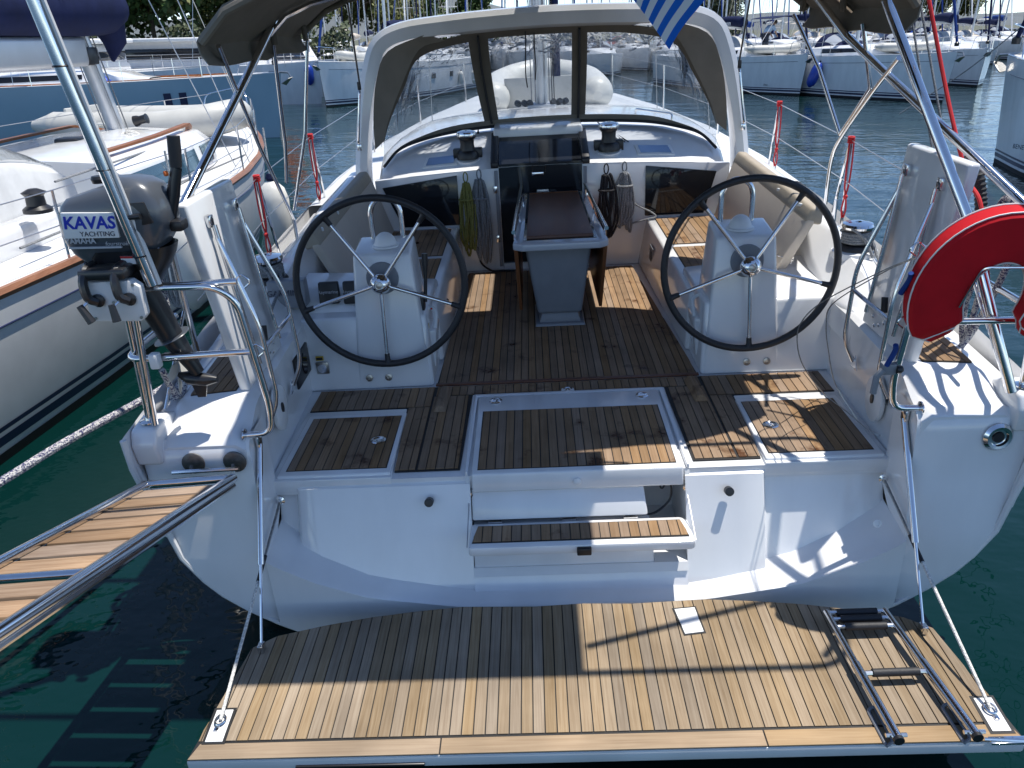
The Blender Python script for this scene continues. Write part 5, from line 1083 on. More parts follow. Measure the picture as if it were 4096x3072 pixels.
    # rig
    if rig:
        my = mast_t*L/2; bz = H.sheer(mast_t)+cabin*1.1
        prof_ = [(.07*cos(t), my+.11*sin(t)) for t in [2*pi*k/12 for k in range(12)]]
        MA_ = MB().prism(prof_, 'z', bz-.3, mast_h).build('mast', ALU, o)
        for hs in (.45, .72): MB().tube([(-B*.27*(1.2-hs*.6), my-.25, mast_h*hs), (0, my, mast_h*hs+.05), (B*.27*(1.2-hs*.6), my-.25, mast_h*hs)], .025, 6).build('spreader', ALU, MA_)
        for side in (-1, 1): MB().tube([(side*B*.44, my-.2, H.sheer(mast_t)), (side*B*.27*.93, my-.25, mast_h*.45), (side*B*.2, my-.25, mast_h*.72), (0, my, mast_h)], .009 if detail else .014, 5).build('shroud', WIRE, MA_)
        MB().tube([(0, -L/2+.1, cz), (0, my, mast_h)], .009 if detail else .014, 5).build('backstay', WIRE, MA_)
        bo_ = MB().tube([(0, my-.1, bz+boom_up-.75), (0, my-L*.36, bz+boom_up-.62)], .09, 10).build('boom', ALU, MA_)
        if cover:
            pts = [Vector((0, my-.12-(L*.36)*f, bz+boom_up-.75+.13*f+.16+.10*sin(pi*min(1, f*1.1+.15)))) for f in (-.02, .0, .15, .35, .55, .75, .92, 1.0)]
            MB().tube(pts, [.05, .27, .27, .24, .21, .18, .15, .05], 12).build('sail_cover', cover, bo_)
        if furl:
            y1, z1 = L/2-.15, H.sheer(1)+.35; st = MB().tube([(0, y1, z1), (0, y1-(y1-my)*.45, z1+(mast_h-z1)*.45), (0, my+.15, mast_h-.3)], [.05, genoa_r, .03], 8).build('furled_sail', furl, MA_)
            MB().lathe([(.09, -.12), (.1, 0), (.04, .05)], (0, y1, z1), (0, 0, 1), 10).build('furling_drum', BLACK, st)
    if rails:
        zs = .6
        tn = (-.8, -.45, -.1, .2, .5, .75)
        for side in (-1, 1):
            tops = []
            for t in tn:
                p = H.pt(t, 1, side)+Vector((-side*.06, 0, 0)); MB().tube([p, p+Vector((0, 0, zs))], .0125, 6).build('stanchion', STEEL, o); tops.append(p+Vector((0, 0, zs)))
            for dz in (0, -.28): MB().tube([p+Vector((0, 0, dz)) for p in tops]+[H.pt(.9, 1, side)+Vector((-side*.05, 0, zs+dz))], .005 if detail else .008, 5).build('lifeline', WIRE, o)
        pb = [H.pt(.86, 1, -1)+Vector((.05, 0, 0)), H.pt(.88, 1, -1)+Vector((.04, 0, zs)), Vector((0, L/2+.05, H.sheer(1)+zs+.05)), H.pt(.88, 1, 1)+Vector((-.04, 0, zs)), H.pt(.86, 1, 1)+Vector((-.05, 0, 0))]
        MB().tube(fillet(pb, .15, 4), .014, 8).build('pulpit', STEEL, o)
    if anchor:
        p = Vector((0, L/2+.02, H.sheer(1)-.02)); an = MB().tube([p+Vector((0, -.4, .06)), p+Vector((0, .22, .02)), p+Vector((0, .30, -.12))], .03, 8).build('anchor', STEELD, o)
        MB().shell([[p+Vector((-.16, .02, -.30)), p+Vector((0, .12, -.36)), p+Vector((.16, .02, -.30))], [p+Vector((-.12, .25, -.16)), p+Vector((0, .36, -.12)), p+Vector((.12, .25, -.16))]], .02).build('fluke', STEELD, an)
    if text:
        for side in (-1, 1):
            p = H.pt(.70, .34, side); p2 = H.pt(.60, .34, side); dx = (p-p2)*(-side) if False else (p2-p)*(1 if side < 0 else -1)
            lettering(text, .13, p+Vector((side*.02, 0, 0)), (0, -1, 0) if side < 0 else (0, 1, 0), (0, 0, 1), DKPRINT, HU)
    o['_'] = 0; del o['_']
    return o, H
def fender(pos, r, h, m, label, group, top=None, tilt=0):
    pos = Vector(pos); o = thing('fender', label, 'fender', pos, group, yacht=False)
    MB().lathe([(.02, h*.5), (r*.35, h*.48), (r*.8, h*.38), (r, h*.22), (r, -h*.2), (r*.8, -h*.37), (r*.35, -h*.47), (.03, -h*.5)], (0, 0, 0), (tilt, 0, 1), 16).build('body', m, o)
    MB().lathe([(.03, 0), (.045, .03), (.03, .07)], Vector((tilt*h*.5, 0, h*.48)), (0, 0, 1), 10).build('eye_cap', NAVY if m is FENDB or m is FENDW else m, o); MB().tube([(tilt*h*.5, 0, h*.5), (tilt*h*.5, 0, h*.5+.45)], .008, 6).build('lanyard', ROPEWH, o)
    return o
def dinghy(label, c, rz, group, s=1.0, tilt=0, strip=True):
    o = thing('inflatable_dinghy', label, 'dinghy', c, group, yacht=False); o.rotation_euler = (tilt, 0, rz); o.scale = (s, s, s)
    pts = [(-.52, -1.45, .24), (-.52, -1.2, .22), (-.52, -.9, .21), (-.52, .4, .21), (-.42, .95, .26), (-.15, 1.3, .32), (.15, 1.3, .32), (.42, .95, .26), (.52, .4, .21), (.52, -.9, .21), (.52, -1.2, .22), (.52, -1.45, .24)]
    pp = catmull(pts, 4); n = len(pp); rr = [.21*min(1, .33+min(i, n-1-i)*.12) for i in range(n)]
    MB().tube(pp, rr, 16).build('tube', PVC, o)
    if strip: MB().tube([p+Vector((p.x*.33, .14 if p.y > 1.2 else 0, .02)) for p in pp[6:-6]], .022, 6).build('rubbing_strip', PVCD, o)
    MB().box((0, -.98, .25), (.9, .05, .42), None, .02).build('transom_board', PVC, o); MB().box((0, .05, .07), (.8, 2.0, .06), None, .02).build('floor', PVC, o)
    for x in (-.54, .54): MB().tube(fillet([(x*1.37, -.3, .26), (x*1.42, -.3, .28), (x*1.42, -.05, .28), (x*1.37, -.05, .26)], .03, 3), .018, 6).build('carry_handle', FENDW, o)
    return o

# ---- the neighbour close on the port side
NB_, HN = sailboat('neighbouring_yacht', 'white yacht with varnished toe rail moored alongside on the left', (-5.87, 11.6), (-.0, 1), L=13.6, B=3.95, F=1.30, hull=GELD, hood=None, cover=None, furl=None, detail=2, cat='yacht', mast_h=17, cabin=.45, windows=False, anchor=True, mast_t=.30, rails=True, rig=False, flare=.17)
NC = Vector((-5.95, 4.8, WATER_Z))
def nl(p): return Vector(p)-NC                                       # world to its local frame
# long cabin side windows
for (ya, yb) in ((-.9, 1.3), (1.55, 3.1)):
    q = MB(); rw = []
    for i in range(6):
        y = ya+(yb-ya)*i/5; t = y/6.8; e = smooth(.52, .30, t); w_ = min(HN.hb(t)*.68, 3.95*.33)*(.35+.65*e); h = HN.sheer(t)+.03; hh = .45*(.12+.88*e)
        lo, hi = Vector((w_, y, h)), Vector((w_*.93, y, h+hh*.75)); rw.append([lo.lerp(hi, .2)+Vector((.012, 0, 0)), lo.lerp(hi, .9)+Vector((.012, 0, 0))])
    q.shell(rw, .012); q.build('cabin_window', mat('blue_tinted_window', (.02, .06, .10), .06, coat=.5), NB_)
for sx in (-1, 1):
    q = []
    for i in range(12):
        y = -.6+3.7*i/11; t = y/6.8; e = smooth(.52, .30, t); w_ = min(HN.hb(t)*.68, 3.95*.33)*(.35+.65*e)*.70; q.append(Vector((sx*w_, y, HN.sheer(t)+.03+.45*(.12+.88*e)*1.06)))
    MB().shell([[p+Vector((-.045, 0, .035)), p+Vector((.045, 0, .035))] for p in q], .03).build('cabin_handrail', VARN, NB_)
# raked mast, boom with navy cover
gm = 2.0
m0, m1 = Vector((-.10, 2.0, 1.6)), Vector((-.10, 2.0, 1.6))+Vector((-.15, -.25, 1.46))*10
NM = MB().tube([m0, m1], .115, 14).build('mast', ALU, NB_)
for side in (-1, 1): MB().tube([(side*1.8, 1.6, 1.42), m0.lerp(m1, .9)], .007, 5).build('shroud', WIRE, NM); MB().tube([(side*1.75, 1.2, 1.42), m0.lerp(m1, .5)], .007, 5).build('shroud', WIRE, NM)
MB().tube([(0, 6.7, 1.75), m0.lerp(m1, .95)], .007, 5).build('forestay', WIRE, NM)
BOO = MB().box((-.20, -.75, 2.86), (.19, 4.8, .36), None, .06, 3).build('boom_extrusion', ALU, NB_)
MB().box((-.17, 1.72, 2.80), (.16, .26, .22), None, .03).build('gooseneck', BLACK, BOO)
MB().tube([Vector((-.02, 2.42, 3.42)), Vector((-.03, 2.38, 3.40)), Vector((-.06, 2.1, 3.38)), Vector((-.15, 1.3, 3.36)), Vector((-.2, .2, 3.34)), Vector((-.2, -1.5, 3.32)), Vector((-.2, -3.1, 3.30))], [.10, .24, .33, .33, .31, .28, .22], 16).build('sail_cover', NAVY, BOO)
MB().tube([Vector((-.05, 2.15, 3.3)), Vector((-.05, 2.28, 2.95)), Vector((-.10, 2.22, 2.72))], [.25, .15, .02], 12).build('sail_cover_skirt', NAVY, BOO)
for dx, dy in ((.11, -.1), (.13, .05), (-.1, -.12), (.09, .12), (-.12, .02)): MB().tube([(dx-.1, gm+dy, 1.65), (dx*.9-.55, gm+dy-.72, 6)], .008, 5).build('halyard', ROPEG, NB_)
MB().lathe([(.075, 0), (.07, .05), (.055, .08), (.06, .16), (.07, .18), (0, .19)], (.16, gm-.05, 1.95), (1, 0, .2), 14).build('mast_winch', BLACK, NB_)
for k in range(5): MB().tube([(.2+.1*k*.3, gm-.2, 1.83), (.45-.05*k, gm-1.2, 1.80), (.55-.06*k, gm-2.6, 1.78)], .01, 5).build('control_line', ROPEG if k % 2 else ROPEK, NB_)
MB().tube(catmull([(.2, gm-.5, 1.83), (.3, gm-.6, 1.88), (.42, gm-.55, 1.83), (.3, gm-.45, 1.86), (.22, gm-.62, 1.84), (.4, gm-.7, 1.84)], 5), .012, 6).build('rope_heap', ROPEWH, NB_)
MB().box((-.15, .8, 1.84), (.30, .28, .07), None, .03).build('roof_winch', BLACK, NB_)
# its grey sprayhood on the left edge of the picture
rows = []
for i in range(8):
    f = i/7; y = -2.75+1.6*f; hh = .66*cos(f*pi/2)**.55 if f < 1 else .02; rows.append([Vector((.98*(1-.08*f)*cos(t), y, 1.66+hh*sin(t)**.7 if 0 < t < pi else 1.5)) for t in [pi*k/14 for k in range(15)]])
hdN = MB().shell(rows, .01).build('sprayhood', mat('pale_grey_canvas', (.60, .61, .61), .8, var=.1, bump=.2, bscale=8), NB_)
MB().shell([[rows[i][k]+Vector((.012, .015, .012)) for k in (2, 3, 4)] for i in (2, 3, 4, 5, 6)], .01).build('hood_window', VINYL, hdN)
# bow mooring gear, genoa sheet, lines on deck
for a, b in (((1.5, -3.2, 1.45), (1.62, 2.0, 1.47)), ((1.2, -2.0, 1.78), (.8, 2.6, 1.72))): MB().tube(catmull([Vector(a), (Vector(a)+Vector(b))/2+Vector((.05, 0, .01)), Vector(b)], 6), .011, 6).build('deck_line', ROPEG, NB_)
wn = MB().lathe([(.12, 0), (.12, .03), (.08, .06), (.075, .14), (.10, .17), (.04, .2)], (1.35, -2.6, 1.62), (0, 0, 1), 16).build('cockpit_winch', BLACK, NB_)
dinghy('grey inflatable dinghy upright on the left neighbour\'s foredeck', (-6.55, 9.0, WATER_Z+1.47), radians(-97), 'inflatable dinghies on deck', 1.15)
fender(W(585, 440, z=-.15, y=None) if False else V(590, 470, y=2.6), .14, .62, FENDW, 'cream fender hanging between the two yachts by the forward stanchion', 'fenders')
fender(V(400, 590, y=1.0), .15, .7, FENDW, 'large cream fender hanging between the hulls behind the folded port helm seat', 'fenders')
rope('rope_hank', [V(355, 520, y=-.2), V(350, 570, y=-.2), V(365, 640, y=-.2), V(385, 660, y=-.2), V(375, 600, y=-.2), V(362, 530, y=-.2), V(378, 580, y=-.2), V(400, 650, y=-.2), V(380, 655, y=-.2), V(360, 590, y=-.2), V(358, 525, y=-.2)], .012, ROPEG, 'grey rope hank hanging on the port lifeline behind the seat')

# ---- boats across the basin
GR = 'boats moored across the basin'
b0 = W(605, 296)
L0, H0 = sailboat('blue_hulled_yacht', 'large yacht with a pale blue hull lying broadside on the left', (b0.x+.3, b0.y), (1, -.06), L=17.5, B=4.8, F=1.75, hull=HULLBLUE, hood=None, cover=None, furl=NAVY, detail=1, group=GR, cat='yacht', mast_h=20, cabin=.35, boot=False, windows=True, mast_t=.15, boom_up=2.3, genoa_r=.13)
cL0 = L0.location; dL0 = Vector((1, -.06, 0)).normalized(); nL0 = Vector((-dL0.y*-1, -dL0.x, 0)).normalized()
for t0, t1 in ((-.9, -.2), (-.15, .3), (.35, .75)):
    for side in (-1, 1): MB().tube([H0.pt(t0+(t1-t0)*k/6, 1, side)+Vector((-side*.12, 0, .02)) for k in range(7)], .05, 6).build('teak_toe_strip', VARN, L0)
for t in (.62, .67):
    MB().shell([[H0.pt(t, .5, 1)+Vector((.012, 0, 0)), H0.pt(t, .82, 1)+Vector((.012, 0, 0))], [H0.pt(t+.024, .5, 1)+Vector((.012, 0, 0)), H0.pt(t+.024, .82, 1)+Vector((.012, 0, 0))]], .01).build('dark_stripe', STRIPE, L0)
for t in (-.75, -.28): MB().shell([[H0.pt(t, .42, 1)+Vector((.012, 0, 0)), H0.pt(t, .6, 1)+Vector((.012, 0, 0))], [H0.pt(t+.1, .42, 1)+Vector((.012, 0, 0)), H0.pt(t+.1, .6, 1)+Vector((.012, 0, 0))]], .01).build('hull_window', GLASS, L0)
fender(W(62, 235, y=b0.y-1.0), .27, 1.15, FENDB, 'blue fender hanging furthest left on the pale blue hull', 'fenders')
fender(W(232, 205, y=b0.y-1.0), .25, 1.1, FENDB, 'blue fender hanging half way along the pale blue hull', 'fenders')
dinghy('long grey inflatable dinghy on the deck of the blue-hulled yacht', Vector((b0.x-9.3, b0.y+1.7, WATER_Z+2.2)), radians(-84), 'inflatable dinghies on deck', 1.45)
b1 = W(697, 233)
L1, H1 = sailboat('white_yacht', 'white yacht with dark stripes pointing its bow this way left of the arch', (b1.x, b1.y), (-.36, -.93), L=14.2, B=4.3, F=1.75, hood=BEIGE, cover=NAVY, furl=BLUEC, bim=BEIGE, group=GR, cat='yacht', mast_h=19, hullwin=2, genoa_r=.12)
d1 = Vector((-.36, -.93, 0)).normalized()
dinghy('cream inflatable dinghy upside on the white yacht\'s foredeck left of the arch', Vector((b1.x, b1.y, WATER_Z+1.9))-d1*3.2, atan2(-d1.x, d1.y), 'inflatable dinghies on deck', .95, strip=False)
for k in range(3): p = W(955+22*k, 165-3*k, z=.0); fender(Vector((b1.x, b1.y, WATER_Z+.75))-d1*(9.0+1.0*k)+Vector((1.9+.3*k, 0, 0)), .14, .75, FENDW, ('first', 'second', 'third')[k]+' white fender from the left seen through the hood window', 'fenders')
b2 = W(1735, 207)
R1, H2 = sailboat('white_yacht', 'white yacht with cream sprayhood and dinghy bow-on right of the arch', (b2.x, b2.y), (.30, -.95), L=13, B=4.1, F=1.62, hood=PVC, cover=NAVY, furl=NAVY, group=GR, cat='yacht', mast_h=18, text='BENETEAU')
d2 = Vector((.30, -.95, 0)).normalized()
dinghy('cream inflatable dinghy on the foredeck of the yacht right of the arch', Vector((b2.x, b2.y, WATER_Z+1.85))-d2*3.0, atan2(-d2.x, d2.y)+1.2, 'inflatable dinghies on deck', .9, strip=False)
fender(Vector((b2.x, b2.y, WATER_Z+.95))-d2*5.4+Vector((-2.0, -.5, 0)), .13, .8, FENDW, 'white fender on the yacht just right of the arch', 'fenders')
b3 = W(2048, 222)
R2, H3 = sailboat('white_yacht', 'white yacht with navy sprayhood and a blue fender, broadside on the right', (b3.x, b3.y), (.33, -.94), L=13.6, B=4.2, F=1.72, hood=NAVY, cover=NAVY, furl=BLUEC, group=GR, cat='yacht', mast_h=18.5, text='BENETEAU', bim=NAVY)
d3 = Vector((.33, -.94, 0)).normalized()
dinghy('pale inflatable dinghy on the foredeck of the broadside yacht on the right', Vector((b3.x, b3.y, WATER_Z+1.95))-d3*2.9, atan2(-d3.x, d3.y)+.9, 'inflatable dinghies on deck', .85, strip=False)
fender(Vector((b3.x, b3.y, WATER_Z+.95))-d3*5.9+Vector((-2.15, -.85, 0)), .24, 1.15, FENDB, 'big blue fender on the broadside yacht on the right', 'fenders', tilt=.35)
fender(Vector((b3.x, b3.y, WATER_Z+.8))-d3*8.2+Vector((-2.15, -.8, 0)), .12, .8, FENDW, 'white fender left of the blue one on the broadside yacht', 'fenders')
b4 = W(2128, 188)
R3, H4 = sailboat('white_yacht', 'white yacht with a big dark anchor at its bow near the right edge', (b4.x-.3, b4.y), (-.15, -1), L=13, B=4.1, F=1.62, hood=PVC, cover=NAVY, furl=NAVY, bim=CANVAS, group=GR, cat='yacht', mast_h=18)
b5 = W(2146, 350)
R4, H5 = sailboat('white_yacht', 'white bow with lettering cut off by the right edge of the picture', (b5.x-.05, b5.y+.3), (-.2, 1), L=14, B=4.3, F=2.05, hood=None, cover=None, furl=NAVY, group=GR, cat='yacht', mast_h=18, text='BENETEAU')
rope('mooring_line', [W(2210, 120, y=14.6), W(2120, 190, y=15.2), W(2040, 245, y=15.8), W(1930, 310, y=16.4)], .014, ROPEG, 'taut mooring line from the bow at the right edge down into the water')

cvr = [o for o in R1.children_recursive if o.name.startswith('sail_cover')][0]
for sx in (-1, 1): lettering('aqus.com', .34, (sx*.29, -.8, H2.sheer(.12)+.46+1.75-.75+.18), (0, -sx*-1, 0) if False else (0, sx, 0), (0, 0, 1), FLAGW, cvr, bold=.008)
# ---- catamarans and motor boats behind the blue hull
def catamaran(label, c, rz, L, B, fly=True, group=GR, roofm=WHITE):
    o = thing('catamaran', label, 'catamaran', c, group, yacht=False); o.rotation_euler = (0, 0, rz)
    for s in (-1, 1):
        H = Hull(L, B*.26, 1.75, .9); m_ = MB(); R_ = loft_hull(H, TT_); m_.grid(R_); m_.add(R_[0], [list(range(len(R_[0])))]); m_.v = [v+Vector((s*B*.36, 0, 0)) for v in m_.v]; hu = m_.build('hull', GEL, o)
        rows = [[Vector((s*B*.36+x*H.hb(t), t*L/2, H.sheer(t))) for x in (-1, 0, 1)] for t in TT_]; q = MB(); q.grid(rows); q.build('deck', GELD, hu)
        for k in range(3): MB().box((s*B*.49+s*.0, -L*.15+k*L*.16, 1.1), (.05, .9, .28), None, .02).build('hull_window', GLASS, hu)
        for t in (-.7, -.3, .1, .45, .75): p = Vector((s*B*.47, t*L/2, 1.75)); MB().tube([p, p+Vector((0, 0, .65))], .014, 6).build('stanchion', STEEL, o)
        for dz in (.63, .33): MB().tube([(s*B*.47, -.8*L/2, 1.75+dz), (s*B*.47, .8*L/2, 1.75+dz)], .007, 5).build('lifeline', WIRE, o)
    MB().box((0, -L*.08, 1.35), (B*.7, L*.66, .6), None, .1).build('bridge_deck', GEL, o)
    rows = []
    for f, w_, z in ((0, .40, 1.75), (.0, .39, 2.0), (.02, .36, 2.75), (.03, .37, 2.95)):
        rows.append([Vector((x*B*w_, y, z)) for x, y in ((-1, -L*.33), (1, -L*.33), (1, L*.07-f*3), (.55, L*.17-f*12), (-.55, L*.17-f*12), (-1, L*.07-f*3))])
    q = MB(); q.grid(rows, False, True); q.build('saloon', GEL, o)
    for s in (-1, 1):
        MB().box((s*B*.382, -L*.12, 2.38), (.05, L*.34, .5), None, .02).build('saloon_window', GLASS, o)
        MB().shell([[Vector((s*B*.36, L*.065, 2.12)), Vector((s*B*.345, L*.055, 2.65))], [Vector((s*B*.20, L*.168, 2.12)), Vector((s*B*.19, L*.145, 2.65))]], .03).build('saloon_window', GLASS, o)
    MB().box((0, L*.165, 2.38), (B*.36, .06, .5), Matrix.Rotation(-.35, 3, 'X'), .02).build('saloon_window', GLASS, o)
    rf = MB().prism([(-B*.42, -L*.40), (B*.42, -L*.40), (B*.42, L*.10), (B*.24, L*.19), (-B*.24, L*.19), (-B*.42, L*.10)], 'z', 2.93, 3.12, .06, 3).build('coach_roof', roofm, o)
    if fly:
        MB().box((0, -L*.05, 3.3), (B*.45, L*.22, .45), None, .12).build('fly_console', GEL, rf)
        for x, y in ((-B*.25, -L*.2), (B*.25, -L*.2), (-B*.25, L*.05), (B*.25, L*.05)): MB().tube([(x, y, 3.1), (x, y, 4.6)], .03, 6).build('bimini_post', STEEL, rf)
        MB().box((0, -L*.08, 4.65), (B*.6, L*.3, .10), None, .04).build('fly_top', WHITE, rf)
        for x in (.30, .36): MB().tube([(B*x, -L*.30, 3.1), (B*(x-.05), -L*.22, 4.6)], .025, 6).build('ladder_side', STEEL, rf)
        for k in range(6): f = k/6; MB().tube([(B*(.30-.05*f), -L*.30+L*.08*f, 3.1+1.5*f), (B*(.36-.05*f), -L*.30+L*.08*f, 3.1+1.5*f)], .018, 5).build('ladder_rung', STEEL, rf)
    MA_ = MB().tube([(0, L*.1, 3.0), (0, L*.1, 19)], .1, 8).build('mast', ALU, o)
    for s in (-1, 1): MB().tube([(s*B*.45, 0, 1.8), (0, L*.1, 17)], .012, 5).build('shroud', WIRE, MA_)
    return o
catamaran('white catamaran with ladder and flybridge behind the blue hull on the far left', Vector((-20.5, 31.5, WATER_Z)), radians(-86), 14, 7.5)
catamaran('white catamaran with dark side windows behind the blue hull beside the bimini pole', Vector((-16.2, 39.5, WATER_Z)), radians(-98), 13.0, 7.0, fly=False)
def motorboat(label, c, rz, L=11, B=3.7, top=WHITE):
    o = thing('motor_boat', label, 'motor boat', c, GR, yacht=False); o.rotation_euler = (0, 0, rz)
    H = Hull(L, B, 1.35, .95, .2, .6); m_ = MB(); R_ = loft_hull(H, TT_); m_.grid(R_); m_.add(R_[0], [list(range(len(R_[0])))]); m_.build('hull', GEL, o)
    rows = [[Vector((x*H.hb(t), t*L/2, H.sheer(t)-.02)) for x in (-1, 0, 1)] for t in TT_]; q = MB(); q.grid(rows); q.build('deck', GELD, o)
    rows = []
    for z, w_, y0, y1 in ((1.3, .42, -.28, .25), (1.9, .40, -.28, .20), (2.6, .34, -.26, .08), (2.75, .33, -.26, .06)): rows.append([Vector((sx*B*w_, yy*L, z)) for sx, yy in ((-1, y0), (1, y0), (1, y1-.05), (.6, y1), (-.6, y1), (-1, y1-.05))])
    q = MB(); q.grid(rows, False, True); q.add(rows[-1], [list(range(6))]); cb = q.build('cabin', GEL, o)
    for s in (-1, 1): MB().shell([[Vector((s*B*.402, -.22*L, 1.95)), Vector((s*B*.358, -.21*L, 2.5))], [Vector((s*B*.402, .12*L, 1.95)), Vector((s*B*.362, .04*L, 2.5))]], .03).build('side_window', GLASS, cb)
    MB().shell([[Vector((-B*.22, .205*L, 1.95)), Vector((-B*.19, .11*L, 2.5))], [Vector((B*.22, .205*L, 1.95)), Vector((B*.19, .11*L, 2.5))]], .03).build('windscreen', GLASS, cb)
    MB().box((0, -.1*L, 2.85), (B*.72, L*.42, .14), None, .05).build('hard_top', top, cb); MB().tube([(0, -.05*L, 2.9), (0, -.05*L, 4.2)], .03, 6).build('radar_mast', WHITE, cb)
    MB().tube(fillet([(-B*.36, .22*L, 1.45), (-B*.33, .25*L, 2.05), (0, .52*L, 2.15), (B*.33, .25*L, 2.05), (B*.36, .22*L, 1.45)], .3, 4), .016, 6).build('bow_rail', STEEL, o)
    return o
motorboat('white motor boat with dark windscreen bow-on beside the bimini', W(640, 222, z=WATER_Z)+Vector((-2.5, 8, 0)), radians(200), 12, 4)
fender(W(668, 162, y=36), .22, .95, FENDB, 'blue fender hanging on the motor boat beside the bimini', 'fenders')
# ---- rows of smaller far boats
FAR = 'far boats along the quay'
rnd = random.Random(3)
desc = ['navy sail cover', 'cream sail cover', 'blue sail cover', 'grey sail cover', 'beige bimini', 'navy bimini']
cols = ((NAVY, CANVAS, BLUEC, None), (BEIGE, PVC, NAVY, None), (BLUEC, NAVY, BLUEC, None), (PVC, NAVY, WHITE, None), (NAVY, BEIGE, NAVY, BEIGE), (NAVY, NAVY, BLUEC, NAVY))
spots = [(670, 66), (745, 63), (820, 62), (880, 64), (935, 60), (1010, 62), (1085, 66), (1155, 60), (1240, 62), (1320, 58), (1400, 64), (1475, 60), (1555, 66), (1610, 62), (1665, 70), (1725, 64), (1790, 70), (1850, 66), (1905, 72), (1965, 66), (2025, 62), (2085, 70), (2145, 64), (2195, 72), (30, 62), (560, 68)]
WHERE = {30: "at the left edge behind the neighbour's boom", 560: 'behind the port bimini flap', 670: 'just right of the orange banner', 745: 'left of the olive tree', 820: 'below the round olive tree', 880: 'hard against the left leg of the arch', 935: 'furthest left in the left hood window', 1010: 'right of the fenders in the left hood window', 1085: 'left of the mast in the middle window', 1155: 'hidden behind the mast', 1240: 'right of the mast in the middle window', 1320: 'behind the red car in the right window', 1400: 'above the dinghy tube in the right window', 1475: 'near the ensign in the right window', 1555: 'furthest right inside the arch', 1610: 'just outside the right leg of the arch', 1665: 'behind the dark car', 1725: 'behind the bending person', 1790: 'behind the navy sprayhood', 1850: 'behind the starboard bimini flap', 1905: 'left of the blue car', 1965: 'in front of the blue car', 2025: 'right of the blue car', 2085: 'left of the dark anchor', 2145: 'right of the dark anchor', 2195: 'at the right edge of the picture'}
for i, (u, yy) in enumerate(spots):
    p = W(u, 150, y=float(yy)); k = i % 6; cv, hd, fu, bi_ = cols[k]
    ords = 'counting from the left among the far boats'
    sailboat('far_yacht', 'far yacht, '+desc[k]+', '+WHERE[u], (p.x, yy), (rnd.uniform(-.12, .12), -1), L=rnd.uniform(10.5, 13.5), B=3.8, F=rnd.uniform(1.3, 1.7), hood=hd, cover=cv, furl=fu, bim=bi_, detail=0, group=FAR, cat='sailboat', mast_h=rnd.uniform(13, 18), rails=(i % 2 == 0), anchor=False)
spots2 = [(610, 74), (705, 76), (780, 73), (850, 77), (905, 74), (970, 76), (1045, 78), (1120, 74), (1195, 77), (1280, 75), (1360, 77), (1440, 74), (1515, 77), (1585, 75), (1640, 77), (1695, 75), (1755, 77), (1820, 74), (1880, 77), (1935, 75), (1995, 77), (2055, 74), (2115, 77), (2170, 75), (2210, 77)]
W2 = ['left of the orange banner', 'left of the first yacht by the banner', 'below the olive tree', 'right of the olive tree', 'behind the left leg of the arch', 'behind the fenders in the left hood window', 'left of the left window post', 'left of the mast', 'right of the mast', 'left of the red car', 'right of the red car', 'left of the ensign', 'right of the ensign', 'beside the right leg of the arch', 'left of the dark car', 'left of the bending person', 'right of the bending person', 'right of the navy sprayhood', 'behind the starboard bimini leg', 'behind the blue car to its left', 'behind the blue car to its right', 'behind the starboard frame pole', 'behind the dark anchor', 'between anchor and right edge', 'in the right-hand corner']
for i, ((u, yy), wh) in enumerate(zip(spots2, W2)):
    p = W(u, 150, y=float(yy)); k = (i*5+2) % 6; cv, hd, fu, bi_ = cols[k]
    sailboat('far_yacht', 'back-row yacht, '+desc[k]+', '+wh, (p.x, yy), (rnd.uniform(-.15, .15), -1), L=rnd.uniform(10, 13), B=3.8, F=rnd.uniform(1.4, 1.9), hood=hd, cover=cv, furl=fu, bim=bi_, detail=0, group=FAR, cat='sailboat', mast_h=rnd.uniform(12, 19), rails=False, anchor=False)
